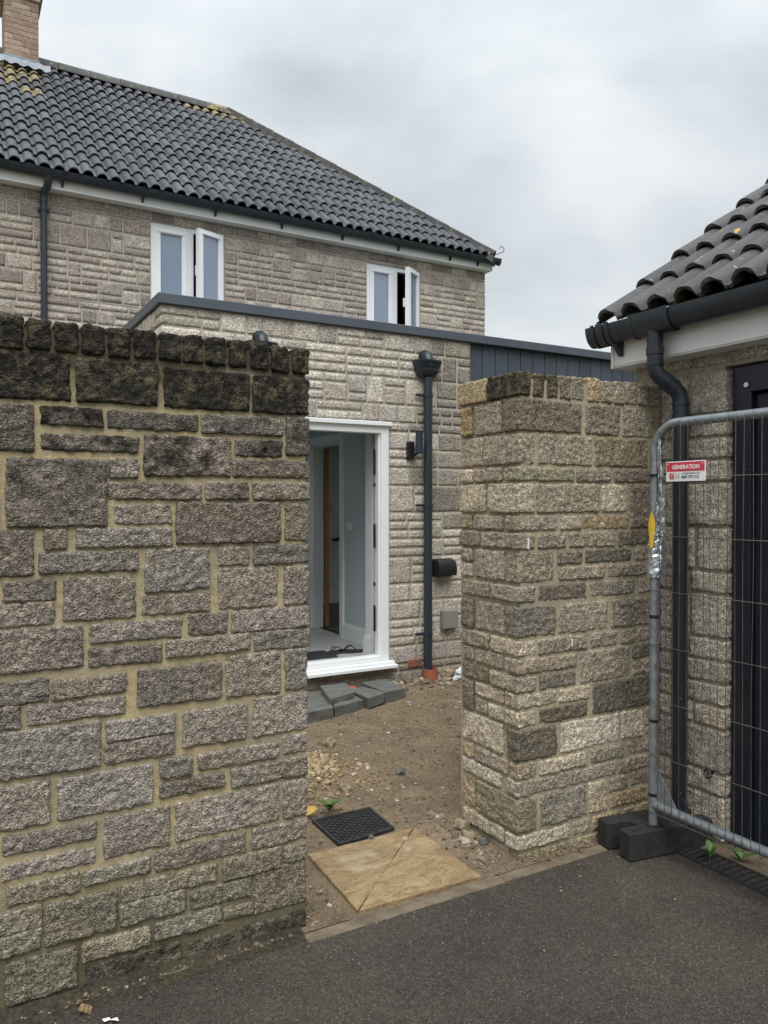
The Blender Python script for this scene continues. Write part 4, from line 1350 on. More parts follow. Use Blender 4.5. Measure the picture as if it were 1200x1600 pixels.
# room beyond
mb = MB()
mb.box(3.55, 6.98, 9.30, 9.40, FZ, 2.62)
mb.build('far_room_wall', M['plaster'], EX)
for k in range(22):
    y0 = 6.06 + k * 0.147
    mb = MB()
    mb.box(3.56, 6.97, y0, y0 + 0.144, 0.20, FZ - 0.001 * (k % 2), 0.002)
    mb.build('floor_board', M['woodfloor'], EX)
skirting('skirting', [(3.55, 6.97, 9.282, 9.2995, FZ, FZ + 0.16)])
mb = MB()
mb.box(4.585, 4.605, 9.20, 9.299, 1.08, 1.13)
mb.box(4.46, 4.605, 9.17, 9.1995, 1.09, 1.12)
mb.build('black_lever', M['black'], EX)
mb = MB()
mb.box(4.50, 4.60, 9.285, 9.299, 1.50, 1.60, 0.003)
mb.build('wall_socket', M['gloss'], EX)
mt = tag(obj('door_mat', MB().box(2.35, 2.97, 6.00, 6.30, FZ + 0.002, FZ + 0.012, 0.003).build('t', M['rubberblack']).data, None), 'thin black door mat just inside the white door frame', 'mat')
for o_x in [o for o in bpy.data.objects if o.name == 't']:
    bpy.data.objects.remove(o_x)

# pair of black flip flops
def sandal(cx, cy, ang, label, z=FZ):
    t = thing('flip_flop', label, 'sandal', (cx, cy, z), 'flip flops inside the doorway')
    ca, sa = math.cos(ang), math.sin(ang)
    def W_(x, y): return (cx + x * ca - y * sa, cy + x * sa + y * ca)
    out = []
    for k in range(22):
        a = 2 * PI * k / 22
        x = 0.135 * math.cos(a)
        wv = 0.046 if x > 0 else 0.036
        out.append(W_(x, wv * math.sin(a) * (1 - 0.18 * math.cos(2 * a))))
    mb = MB()
    mb.prism(out, z + 0.002, z + 0.022)
    mb.build('sole', M['rubberblack'], t)
    for s in (-1, 1):
        mb = MB()
        pts = []
        for k in range(9):
            u = k / 8
            x, y = 0.075 - 0.105 * u, s * 0.040 * math.sin(u * PI / 2)
            p = W_(x, y)
            pts.append((p[0], p[1], z + 0.024 + 0.040 * math.sin(u * PI * 0.92)))
        mb.tube(pts, 0.0045, 8)
        mb.build('strap', M['black'], t, smooth=True)
sandal(3.03, 6.16, R(200), 'black flip flop inside the doorway, the one nearer the black mat')
sandal(3.17, 6.13, R(165), 'black flip flop inside the doorway, the one nearer the door reveal')

# hopper and downpipe on the extension
D2 = thing('downpipe', 'anthracite downpipe with hopper head beside the open door', 'downpipe', (3.668, 5.64, 0), 'rainwater downpipes')
mb = MB()
mb.tube([(3.668, 5.640, 0.10), (3.668, 5.640, 2.69)], 0.0375, 18)
mb.build('pipe', M['anthracite'], D2, smooth=True)
def hopper(parent, cx, z0, z1):
    rings = []
    for t, w, d in ((0.0, 0.055, 0.05), (0.12, 0.085, 0.075), (0.3, 0.105, 0.095), (0.85, 0.128, 0.118), (0.9, 0.134, 0.124), (1.0, 0.134, 0.124)):
        z = z0 + (z1 - z0) * t
        r = []
        for k in range(15):
            a = PI + PI * k / 14
            e_ = 0.62
            x = math.copysign(abs(math.cos(a)) ** e_, math.cos(a)) * w
            y = math.copysign(abs(math.sin(a)) ** e_, math.sin(a)) * d
            r.append((cx + x, EV0 - 0.012 + y, z))
        rings.append(r)
    inner = [[(cx + (p[0] - cx) * 0.93, EV0 - 0.012 + (p[1] - EV0 + 0.012) * 0.93 - 0.002, p[2]) for p in rings[-1]], [(cx + (p[0] - cx) * 0.8, EV0 - 0.012 + (p[1] - EV0 + 0.012) * 0.8 - 0.002, z0 + 0.06) for p in rings[-1]]]
    mb = MB()
    mb.loft(rings + inner, True, True)
    mb.build('hopper', M['anthracite'], parent, smooth=True, ang=55)
hopper(D2, 3.668, 2.685, 2.835)
def spout(parent, cx, z):
    mb = MB()
    mb.tube([(cx, EV0 + 0.02, z), (cx, EV0 - 0.03, z), (cx, EV0 - 0.055, z - 0.006), (cx, EV0 - 0.072, z - 0.03), (cx, EV0 - 0.078, z - 0.09)], 0.050, 18)
    mb.tube([(cx, EV0 - 0.004, z), (cx, EV0 - 0.024, z)], 0.060, 18)
    mb.build('outlet_elbow', M['anthracite'], parent, smooth=True)
spout(D2, 3.66, 2.875)
for z in (2.52, 1.56, 0.435):
    mb = MB()
    mb.tube([(3.668, 5.640, z), (3.668, 5.640, z + 0.028)], 0.043, 18)
    mb.box(3.56, 3.668, 5.655, 5.672, z + 0.003, z + 0.025)
    mb.build('pipe_clip', M['anthracite'], D2, smooth=True)
D3 = thing('downpipe', 'grey outlet elbow and downpipe just showing above the blackened garden wall coping', 'downpipe', (2.135, 5.64, 0), 'rainwater downpipes')
spout(D3, 2.135, 2.875)
hopper(D3, 2.135, 2.685, 2.835)
mb = MB()
mb.tube([(2.135, 5.640, 0.05), (2.135, 5.640, 2.69)], 0.0375, 18)
mb.build('pipe', M['anthracite'], D3, smooth=True)
mb = MB()
mb.tube([(3.675, 5.610, -0.06), (3.675, 5.610, 0.150)], 0.066, 24, caps=False)
mb.tube([(3.675, 5.610, -0.06), (3.675, 5.610, 0.1495)], 0.058, 24, caps=False)
mb.loft([[(3.675 + r_ * math.cos(2 * PI * k / 24), 5.610 + r_ * math.sin(2 * PI * k / 24), 0.150) for k in range(24)] for r_ in (0.058, 0.066)], True, False)
tag(mb.build('drain_collar', M['terracotta'], smooth=True), 'terracotta clay drain collar around the foot of the anthracite downpipe', 'drain pipe')

# wall light
wlt = thing('wall_light', 'anthracite cylindrical up and down wall light between door and downpipe', 'wall light', (3.52, 5.69, 2.1))
mb = MB()
mb.box(3.474, 3.540, 5.655, 5.694, 1.975, 2.125, 0.004)
mb.build('back_plate', M['black'], wlt)
mb = MB()
mb.tube([(3.552, 5.600, 2.022), (3.552, 5.600, 2.212)], 0.033, 22)
mb.build('lamp_tube', M['anthracite'], wlt, smooth=True)
mb = MB()
mb.tube([(3.552, 5.600, 2.0205), (3.552, 5.600, 2.027)], 0.0345, 22)
mb.tube([(3.552, 5.600, 2.208), (3.552, 5.600, 2.2145)], 0.0345, 22)
mb.build('lamp_rim', M['black'], wlt, smooth=True)
mb = MB()
mb.tube([(3.530, 5.645, 2.01), (3.548, 5.625, 2.03)], 0.014, 10)
mb.build('sensor', M['black'], wlt, smooth=True)
# vent cowl
vc = thing('vent_cowl', 'black rounded plastic vent cowl right of the extension downpipe', 'vent', (3.85, 5.69, 1.02))
mb = MB()
rings = []
for x in (3.752, 3.757, 3.938, 3.943):
    sc_ = 0.93 if x in (3.752, 3.943) else 1.0
    pr = [(0.0, 0.068), (-0.05, 0.070), (-0.085, 0.058), (-0.105, 0.02), (-0.108, -0.03), (-0.100, -0.068), (0.0, -0.070)]
    rings.append([(x, 5.692 + a * sc_, 1.022 + b * sc_) for a, b in pr])
mb.loft(rings, True, True)
mb.build('cowl', M['black'], vc, smooth=True, ang=35)
mb = MB()
mb.box(3.742, 3.953, 5.685, 5.694, 0.945, 1.098, 0.003)
mb.build('flange', M['black'], vc)
mb = MB()
for k in range(4):
    mb.box(3.765 + k * 0.044, 3.772 + k * 0.044, 5.605, 5.69, 0.944, 0.95)
mb.build('vent_slats', M['black'], vc)
jb = thing('junction_box', 'small grey electrical box low on the stone wall below the black vent', 'box', (3.92, 5.69, 0.56))
mb = MB()
mb.box(3.828, 3.992, 5.640, 5.694, 0.474, 0.642, 0.006)
mb.build('box_body', M['boxgrey'], jb)
mb = MB()
mb.box(3.832, 3.988, 5.632, 5.6395, 0.478, 0.638, 0.004)
mb.build('box_lid', M['boxgrey'], jb)
mb = MB()
mb.tube([(3.91, 5.665, 0.474), (3.91, 5.665, 0.44)], 0.012, 10)
mb.build('cable_gland', M['boxgrey'], jb, smooth=True)

# ------------------------------------------------------------------ garage
GA = thing('garage', 'stone garage with dark tiled roof, white fascia and black boarded door', 'garage', (3.4, 1.5, 0))
GU = 3.12
gd = (0.05, 2.294, -0.05, 2.225)
wall_shell('side_wall', M['mortar_garage'], GA, 'y', -2.6, 2.82, -0.05, 2.37, GU - 0.001, GU + 0.24, [gd])
GP_ = R(35)
gcp, gsp = math.cos(GP_), math.sin(GP_)
GEU, GEZ, GVR = 2.90, 2.487, 2.865
GRU = 6.2
mb = MB()
for v0, v1 in ((2.62, 2.82), (-2.6, -2.4)):
    mb = MB()
    mb.loft([[(GU + 0.24, v, -0.05), (2 * GRU - GU, v, -0.05), (2 * GRU - GU, v, 2.37), (GRU, v, GEZ - 0.07 + (GRU - GEU) * math.tan(GP_)), (GU + 0.24, v, GEZ - 0.07 + (GU + 0.24 - GEU) * math.tan(GP_))] for v in (v0, v1)], True, True)
    mb.build('gable_wall', M['mortar_garage'], GA)
mb = MB()
zr = GEZ + (GRU - GEU) * math.tan(GP_)
mb.add([(GEU + 0.10, GVR - 0.02, GEZ + 0.05), (GRU, GVR - 0.02, zr - 0.03), (GRU, -2.7, zr - 0.03), (GEU + 0.10, -2.7, GEZ + 0.05)], [(0, 1, 2, 3)])
mb.add([(2 * GRU - GEU, GVR - 0.02, GEZ - 0.03), (GRU, GVR - 0.02, zr - 0.03), (GRU, -2.7, zr - 0.03), (2 * GRU - GEU, -2.7, GEZ - 0.03)], [(3, 2, 1, 0)])
mb.build('roof_deck', M['tile_garage'], GA)
gtm = [tile_mesh('roof_tile', 0.305, 0.40, 2, 0.018, 0.056, 0.036, ragged=0.006, seed=s) for s in range(3)]
for q in gtm: q.materials.append(M['tile_garage'])
gg = random.Random(9)
for row in range(12):
    s0 = row * 0.33
    for c_ in range(17):
        v = GVR - c_ * 0.3065
        obj('roof_tile', gg.choice(gtm), None, GA, (GEU + s0 * gcp + gg.uniform(-0.006, 0.006), v + gg.uniform(-0.004, 0.004), GEZ + s0 * gsp + gg.uniform(-0.003, 0.003)), (GP_ + gg.uniform(-0.008, 0.008), gg.uniform(-0.006, 0.006), -PI / 2))
for k in range(12):
    v = GVR - k * 0.45
    p0, p1 = (GRU, v, zr + 0.04), (GRU, v - 0.44, zr + 0.04)
    o = cap_tile('ridge_tile', p0, p1, M['tile_garage'])
    o.parent = GA
    o.location = -WL[GA.name]
mb = MB()
mb.box(2.986, 3.006, -2.6, 2.842, 2.298, 2.485)
mb.box(2.992, 3.131, -2.6, 2.842, 2.290, 2.2975)
mb.build('fascia', M['fascia'], GA)
mb = MB()
mb.box(2.980, 3.135, 2.8425, 2.862, 2.286, 2.455, 0.002)
mb.build('fascia_end', M['fascia'], GA)
gut = gutter('gutter', (2.926, -2.6, 2.500), (2.926, 2.915, 2.492), GA, 0.056)
for v, w_ in ((2.882, 0.02), (2.835, 0.045)):
    gutter_band('gutter_union', (2.926, v, 2.493), (0, 1, 0), gut, 0.064, w_, 0)
gutter_band('gutter_outlet', (2.926, 2.53, 2.494), (0, 1, 0), gut, 0.063, 0.20, 0)
gutter_band('gutter_band', (2.926, 2.425, 2.495), (0, 1, 0), gut, 0.066, 0.022, 0)
gutter_band('gutter_band', (2.926, 2.635, 2.495), (0, 1, 0), gut, 0.066, 0.018, 0)
for v in (2.79, 1.9, 1.1, 0.3, -0.6, -1.5):
    gutter_band('gutter_bracket', (2.926, v, 2.494), (0, 1, 0), gut, 0.062, 0.028, hook=1)
mb = MB()
mb.loft([[(2.926 + 0.062 * math.cos(a), 2.915 + dy, 2.492 + 0.097 * math.sin(a)) for a in [PI + PI * k / 12 for k in range(13)]] for dy in (-0.02, 0.012)], True, True)
mb.build('gutter_end', M['gutter'], gut, smooth=True, ang=40)
gtones = [(0.45, 0.40, 0.335), (0.49, 0.44, 0.37), (0.41, 0.365, 0.31), (0.53, 0.475, 0.40)]
for (y0, y1, z0, z1) in layout(2.276, 2.665, 0.02, 2.22, 47, [], 0.105, 0.014) + layout(0.05, 2.66, 2.235, 2.37, 43, [], 0.07, 0.012):
    c = rnd.choice(gtones)
    k = rnd.uniform(0.9, 1.1)
    add_stone(GA, 'stone', GU - 0.012 + rnd.uniform(-0.003, 0.003), GU + (0.07 if y0 > 2.3 else 0.16), y0, y1, z0, z1, (c[0] * k, c[1] * k, c[2] * k, 0.12 if z1 < 0.12 else 0.0), 0.0085, 0.010, 0.0062, ('+x',), M['stone'])
for (y0, y1, z0, z1) in layout(-1.2, 0.045, 0.02, 2.36, 42, [], 0.08, 0.012):
    c = rnd.choice(gtones)
    add_stone(GA, 'stone', GU - 0.006, GU + 0.07, y0, y1, z0, z1, c + (0,), 0.03, 0.014, 0.006, ('+x',), M['stone'])
# black boarded door
gfr = MB()
gfr.box(GU + 0.030, GU + 0.115, 2.185, 2.276, 0.012, 2.218, 0.003)
gfr.box(GU + 0.030, GU + 0.115, 0.057, 0.14, 0.012, 2.218, 0.003)
gfr.box(GU + 0.022, GU + 0.115, 0.141, 2.184, 2.098, 2.218, 0.003)
gdf = gfr.build('garage_door_frame', M['garagedoor'], GA)
mb = MB()
mb.tube([(GU + 0.022, 2.20, 2.13), (GU + 0.014, 2.20, 2.13)], 0.011, 12)
mb.build('white_cap', M['upvc'], gdf)
bme = None
for k in range(18):
    v1_ = 2.182 - k * 0.1132
    m_ = MB()
    m_.box(0, 0.024, -0.107, 0, 0, 2.055, 0.004)
    if bme is None: bme = mesh_from('door_board', m_.v, m_.f)
    obj('door_board', bme, M['garagedoor'], GA, (GU + 0.060, v1_, 0.035))
mb = MB()
mb.box(GU + 0.09, GU + 0.10, 0.1, 2.2, 0.02, 2.1)
mb.build('door_backing', M['garagedoor'], GA)
mb = MB()
mb.box(GU - 0.01, GU + 0.2, 0.03, 2.28, -0.05, 0.018, 0.004)
mb.build('threshold', M['edging'], GA)

D4 = thing('downpipe', 'black swan-neck downpipe on the garage wall behind the mesh fence', 'downpipe', (3.03, 2.47, 0), 'rainwater downpipes')
mb = MB()
mb.tube([(2.926, 2.53, 2.42), (2.926, 2.53, 2.30)], 0.037, 18)
mb.tube([(2.926, 2.53, 2.335), (2.926, 2.53, 2.30)], 0.0415, 18)
mb.build('outlet_spigot', M['gutter'], D4, smooth=True)
mb = MB()
mb.tube([(2.926, 2.53, 2.31), (2.926, 2.53, 2.245), (2.932, 2.525, 2.215), (2.948, 2.514, 2.192), (3.005, 2.484, 2.142), (3.026, 2.475, 2.118), (3.035, 2.470, 2.085), (3.035, 2.470, 2.03)], 0.0375, 18)
mb.build('swan_neck', M['gutter'], D4, smooth=True)
for p0, p1 in (((2.926, 2.53, 2.262), (2.926, 2.53, 2.248)), ((2.962, 2.5065, 2.180), (2.972, 2.5015, 2.171)), ((2.992, 2.491, 2.154), (3.002, 2.486, 2.145)), ((3.035, 2.47, 2.075), (3.035, 2.47, 2.060))):
    mb = MB()
    mb.tube([p0, p1], 0.0415, 18)
    mb.build('pipe_socket', M['gutter'], D4, smooth=True)
mb = MB()
mb.tube([(3.035, 2.470, 2.04), (3.035, 2.470, 0.12)], 0.0365, 18)
mb.build('pipe', M['pipe_splash'], D4, smooth=True)
mb = MB()
mb.tube([(3.035, 2.470, 0.15), (3.035, 2.468, 0.08), (3.02, 2.45, 0.04), (2.985, 2.43, 0.02)], 0.041, 16)
mb.build('pipe_shoe', M['pipe_splash'], D4, smooth=True)
for z in (1.985,):
    mb = MB()
    mb.tube([(3.035, 2.470, z), (3.035, 2.470, z + 0.035)], 0.042, 18)
    mb.box(3.06, 3.125, 2.462, 2.478, z + 0.006, z + 0.03)
    mb.tube([(3.06, 2.43, z + 0.016), (3.105, 2.345, z + 0.012)], 0.010, 8)
    mb.build('pipe_clip', M['gutter'], D4, smooth=True)
mb = MB()
mb.tube([(3.115, 2.345, 0.335), (3.075, 2.345, 0.335)], 0.008, 8)
mb.tube([(3.075 + 0.0 * k, 2.345 + 0.018 * math.cos(k * PI / 6), 0.335 + 0.018 * math.sin(k * PI / 6)) for k in range(13)], 0.005, 6)
tag(mb.build('wall_hook', M['black'], smooth=True), 'small black ring hook low on the garage wall beside the downpipe', 'hook')

# ------------------------------------------------------------------ drain channel
DC = thing('drain_channel', 'black slotted drainage channel along the foot of the garage wall', 'drain', (2.96, 1.5, 0))
mb = MB()
mb.box(2.888, 2.900, -1.6, 2.352, -0.05, 0.009)
mb.box(3.018, 3.030, -1.6, 2.352, -0.05, 0.009)
mb.box(2.9005, 3.0175, 2.340, 2.352, -0.05, 0.008)
mb.box(2.9005, 3.0175, -1.6, 2.339, -0.05, -0.012)
mb.build('channel_frame', M['rubberblack'], DC)
m_ = MB()
m_.box(0, 0.117, 0, 0.019, 0, 0.016, 0.002)
bar = mesh_from('grate_bar', m_.v, m_.f)
for k in range(110):
    obj('grate_bar', bar, M['rubberblack'], DC, (2.9005, 2.318 - k * 0.0345, -0.0105 + 0.001 * (k % 3)))
mb = MB()
mb.box(3.0305, 3.131, -1.6, 2.36, -0.05, 0.010, 0.003)
mb.build('concrete_haunch', M['edging'], DC)

# ------------------------------------------------------------------ mesh fence
FU = 2.80
FE = thing('mesh_fence', 'galvanised temporary mesh fence panel standing in front of the garage', 'fence', (FU, 2.4, 0))
r_ = 0.0205
v0, v1 = 2.420, -1.05
zt = 1.952
path = [(FU, v0, 0.03), (FU, v0, zt - 0.13)]
for k in range(1, 9):
    a = PI / 2 * k / 8
    path.append((FU, v0 - 0.13 * (1 - math.cos(a)), zt - 0.13 + 0.13 * math.sin(a)))
for k in range(0, 9):
    a = PI / 2 * k / 8
    path.append((FU, v1 + 0.13 * (1 - math.sin(a)), zt - 0.13 + 0.13 * math.cos(a)))
path += [(FU, v1, 0.03)]
mb = MB()
mb.tube(path, r_, 16)
mb.build('frame_tube', M['galv'], FE, smooth=True)
mb = MB()
mb.tube([(FU, v0 - 0.01, 0.222), (FU, v1 + 0.01, 0.222)], r_, 16)
mb.build('bottom_rail', M['galv'], FE, smooth=True)
mb = MB()
mb.loft([[(FU + s, v0 - 0.018, 0.24), (FU + s, v0 - 0.13, 0.24), (FU + s, v0 - 0.018, 0.40)] for s in (-0.003, 0.003)], True, True)
mb.build('corner_gusset', M['galv'], FE)
wu = FU - 0.022
vw = None
gw = random.Random(4)
for k in range(88):
    v = 2.378 - k * 0.0385
    if v < v1 + 0.05: break
    top = zt + 0.016
    if v > v0 - 0.13:
        top = zt - 0.13 + math.sqrt(max(0.0, 0.13 ** 2 - (0.13 - (v0 - v)) ** 2)) + 0.012
    mb = MB()
    b1, b2 = gw.uniform(-0.004, 0.004), gw.uniform(-0.006, 0.006)
    mb.tube([(FU + 0.018, v, 0.200), (wu + 0.004, v, 0.194), (wu, v, 0.222), (wu, v + b1, 0.8), (wu, v + b2, 1.4), (wu, v, top - 0.022), (wu + 0.006, v, top - 0.004), (FU, v, top), (FU + 0.02, v, top - 0.012)], 0.0016, 5)
    mb.build('wire', M['wire'], FE, smooth=True)
for z in (1.709, 1.449, 1.203, 0.955, 0.708, 0.458, 0.194):
    mb = MB()
    mb.tube([(wu - 0.002, v0 + 0.014, z), (wu - 0.003, v1, z)], 0.0019, 5)
    mb.build('wire', M['wire'], FE, smooth=True)
for z in (1.715, 1.075, 0.60, 0.262):
    mb = MB()
    mb.tube([(FU, v0, z), (FU, v0, z + 0.014)], 0.0228, 14)
    if z > 1.7:
        mb.tube([(FU + 0.01, v0 - 0.02, z + 0.008), (FU - 0.005, v0 - 0.06, z + 0.012)], 0.006, 6)
    mb.build('cable_tie', M['black'], FE, smooth=True)
# torn foil wrapped round the upright
fo = thing('foil_wrap', 'torn silver foil wrapped round the fence upright below the red sign', 'foil', (FU, v0, 1.25))
mb = MB()
gr = []
for j in range(34):
    z = 1.262 + 0.34 * j / 33
    row_ = []
    for i in range(15):
        a0_ = PI * (0.55 + 0.75 * min(1, max(0, j - 13) / 8))
        a = a0_ + (PI * 1.9 - a0_) * i / 14
        rr = 0.0255 + 0.016 * abs(mnoise.noise(Vector((i * 0.45, z * 26, 3)))) + (0.004 if j < 10 else 0)
        rr += max(0, (i - 8)) * 0.0035 * (1 + 0.6 * mnoise.noise(Vector((z * 30, 1, 7))))
        row_.append((FU + rr * math.cos(a), v0 + rr * math.sin(a) , z + 0.006 * mnoise.noise(Vector((i, j * 0.7, 2)))))
    gr.append(row_)
mb.loft(gr, closed=False, caps=False)
mb.build('foil_sleeve', M['foil'], fo)
mb = MB()
gr = []
for j in range(26):
    t = j / 25
    z = 1.45 + 0.43 * t
    wv = 0.036 * (1 - 0.55 * t) + 0.012 * mnoise.noise(Vector((t * 9, 4, 0)))
    gr.append([(FU - 0.012 + 0.012 * mnoise.noise(Vector((t * 14, k * 1.3, 5))), v0 - 0.024 - wv * k / 4 - 0.012 * (1 - t), z + 0.004 * k) for k in range(5)])
mb.loft(gr, closed=False, caps=False)
mb.build('foil_flap', M['foil'], fo)
mb = MB()
gr = []
for j in range(9):
    t = j / 8
    z = 1.395 + 0.165 * t
    wid = 0.9 * min(1, (1.02 - t) * 3) * min(1, 0.35 + t)
    gr.append([(FU + 0.0385 * math.cos(a), v0 + 0.0385 * math.sin(a), z) for a in [PI * 1.12 + wid * (k / 6 - 0.5) for k in range(7)]])
mb.loft(gr, closed=False, caps=False)
mb.build('warning_sticker', M['yellow'], fo, smooth=True)

# hire sign on the mesh
SG = thing('fence_sign', 'small red and white hire sign fixed to the mesh fence', 'sign', (FU - 0.03, 2.23, 1.735))
sx = FU - 0.030
TILT = R(1.5)
rotS = (PI / 2, 0, -PI / 2)
mb = MB()
mb.box(sx, sx + 0.003, 2.129, 2.331, 1.691, 1.778, 0.001)
bd_ = mb.build('sign_board', M['signwhite'], SG)
mb = MB()
mb.box(sx - 0.0012, sx - 0.0002, 2.133, 2.327, 1.735, 1.7745)
mb.build('red_band', M['signred'], SG)
def text(body, v, z, size, mat, bold=0.0, sq=1.0):
    cu = bpy.data.curves.new('lettering', 'FONT')
    cu.body = body
    cu.size = size
    cu.offset = bold
    cu.extrude = 0.0002
    cu.align_x = 'LEFT'
    cu.materials.append(mat)
    to = bpy.data.objects.new('lettering_curve', cu)
    C.objects.link(to)
    dg = bpy.context.evaluated_depsgraph_get()
    dg.update()
    me = bpy.data.meshes.new_from_object(to.evaluated_get(dg))
    bpy.data.objects.remove(to)
    me.name = 'lettering'
    if not me.materials: me.materials.append(mat)
    o = obj('lettering', me, None, SG, (sx - 0.0018, v, z), rotS)
    o.scale = (sq, 1, 1)
    return o
text('GENERATION', 2.298, 1.7452, 0.0245, M['signwhite'], 0.0006, 0.92)
text('www.generationhs.co.uk', 2.247, 1.7232, 0.0105, M['signgrey'], 0.0001, 0.88)
text('0800 779 7115', 2.249, 1.7050, 0.0160, M['signgrey'], 0.0003, 0.92)
for k in range(4):
    text(('HIRE', 'SALES', 'SAFETY', 'SUPPORT')[k] if False else 'generation', 2.281, 1.7235 - k * 0.0062, 0.0062, M['signpale'], 0.0, 0.95)
mb = MB()
mb.box(sx - 0.0012, sx - 0.0002, 2.288, 2.313, 1.701, 1.727)
mb.build('red_logo', M['signred'], SG)
mb = MB()
zz = sx - 0.0019
mb.add([(zz, 2.305, 1.7225), (zz, 2.299, 1.7175), (zz, 2.289, 1.7245), (zz, 2.289, 1.7215), (zz, 2.299, 1.7145), (zz, 2.305, 1.7195)], [(0, 1, 2, 3, 4, 5)])
mb.add([(zz, 2.311, 1.7035), (zz, 2.290, 1.7035), (zz, 2.290, 1.705), (zz, 2.311, 1.705)], [(0, 1, 2, 3)])
mb.build('logo_mark', M['signwhite'], SG)
for v in (2.321, 2.143):
    mb = MB()
    mb.tube([(sx - 0.0012, v, 1.766), (sx - 0.003, v, 1.766)], 0.0022, 8)
    mb.build('rivet', M['signwhite'], SG)

# rubber foot of the fence
FB = thing('rubber_block', 'black rubber fence foot block with a notched end beside the pier', 'fence block', (2.85, 2.45, 0))
mb = MB()
ang_ = R(-9)
def fp(x, y): return (2.63 + x * math.cos(ang_) - y * math.sin(ang_), 2.40 + x * math.sin(ang_) + y * math.cos(ang_))
pl_ = [fp(0, 0), fp(0.47, 0), fp(0.47, 0.075), fp(0.36, 0.075), fp(0.36, 0.135), fp(0.47, 0.135), fp(0.47, 0.21), fp(-0.02, 0.21), fp(-0.02, 0.135), fp(0.10, 0.135), fp(0.10, 0.075), fp(0, 0.075)]
bm = bmesh.new()
vsb = [bm.verts.new((p[0], p[1], 0.002)) for p in pl_]
f_ = bm.faces.new(vsb)
ex = bmesh.ops.extrude_face_region(bm, geom=[f_])
for v in [g for g in ex['geom'] if isinstance(g, bmesh.types.BMVert)]:
    v.co.z = 0.125
bmesh.ops.recalc_face_normals(bm, faces=bm.faces)
bmesh.ops.bevel(bm, geom=list(bm.edges), offset=0.004, segments=1, affect='EDGES')
me = bpy.data.meshes.new('block')
bm.to_mesh(me)
bm.free()
obj('block_body', me, M['rubberblack'], FB)
mb = MB()
a, b = fp(0.04, 0.022), fp(0.115, 0.052)
mb.box(a[0], b[0], a[1], b[1], 0.1252, 0.1285, 0.001)
mb.build('raised_mark', M['rubberblack'], FB)
mb = MB()
c_ = fp(0.16, 0.105)
mb.tube([(FU, v0, 0.1255), (FU, v0, 0.134)], 0.034, 18)
mb.build('socket_ring', M['rubberblack'], FB, smooth=True)

# ------------------------------------------------------------------ things on the ground
ST = thing('sandstone_flag', 'flat yellow sandstone flag cut corner to corner in the gateway', 'paving flag', (1.69, 2.88, 0))
def flag(name, pts, z0=-0.03, z1=0.017):
    bm = bmesh.new()
    n_ = len(pts)
    fine = []
    for i in range(n_):
        a, b = Vector(pts[i]).to_3d(), Vector(pts[(i + 1) % n_]).to_3d()
        m_ = max(2, int((b - a).length / 0.03))
        nn = Vector((-(b - a).y, (b - a).x, 0)).normalized()
        for k in range(m_):
            p = a.lerp(b, k / m_)
            fine.append(p + nn * (0.0022 * mnoise.noise(p * 40) if k else 0))
    vv = [bm.verts.new((p.x, p.y, z0)) for p in fine]
    f = bm.faces.new(vv)
    e = bmesh.ops.extrude_face_region(bm, geom=[f])
    top = [g for g in e['geom'] if isinstance(g, bmesh.types.BMVert)]
    for v in top: v.co.z = z1 + 0.001 * mnoise.noise(v.co * 9)
    bmesh.ops.recalc_face_normals(bm, faces=bm.faces)
    te = [ed_ for ed_ in bm.edges if all(v in top for v in ed_.verts)]
    bmesh.ops.bevel(bm, geom=te, offset=0.003, segments=1, affect='EDGES')
    me = bpy.data.meshes.new(name)
    bm.to_mesh(me)
    bm.free()
    return obj(name, me, M['sandstone'], ST)
A_, B_, C_, D_ = (1.408, 3.155), (1.980, 3.162), (1.966, 2.608), (1.386, 2.620)
flag('flag_half', [(D_[0] - 0.002, D_[1] + 0.006), (B_[0] - 0.008, B_[1]), A_][::1])
flag('flag_piece', [D_, (1.716, 2.6135), (1.668, 2.72), (1.545, 2.772)])
flag('flag_piece', [(1.718, 2.6135), C_, B_, (1.547, 2.774), (1.670, 2.7215)])

# ribbed black cover
RM = thing('drain_cover', 'square black ribbed cover lying in the soil behind the sandstone flag', 'drain cover', (1.74, 3.34, 0))
mp_ = [(1.580, 3.490), (1.576, 3.176), (1.892, 3.206), (1.912, 3.490)]
mb = MB()
mb.prism(mp_, -0.04, 0.008)
mb.build('cover_plate', M['rubberblack'], RM)
def quad(u, v):
    a = Vector(mp_[0]).lerp(Vector(mp_[3]), u)
    b = Vector(mp_[1]).lerp(Vector(mp_[2]), u)
    return a.lerp(b, v)
mb = MB()
for (a0, a1, b0, b1) in ((0, 1, 0, 0.045), (0, 1, 0.955, 1), (0, 0.045, 0.046, 0.954), (0.955, 1, 0.046, 0.954)):
    mb.prism([quad(a0, b0), quad(a0, b1), quad(a1, b1), quad(a1, b0)], 0.0082, 0.017)
mb.build('cover_rim', M['rubberblack'], RM)
mb = MB()
for i in range(13):
    for j in range(13):
        u, v = 0.07 + i * 0.0675, 0.07 + j * 0.0675
        if (i + j) % 2:
            mb.prism([quad(u, v), quad(u, v + 0.022), quad(u + 0.052, v + 0.022), quad(u + 0.052, v)], 0.0082, 0.0145)
        else:
            mb.prism([quad(u, v), quad(u, v + 0.052), quad(u + 0.022, v + 0.052), quad(u + 0.022, v)], 0.0082, 0.0145)
mb.build('cover_ribs', M['rubberblack'], RM, kind='stuff')

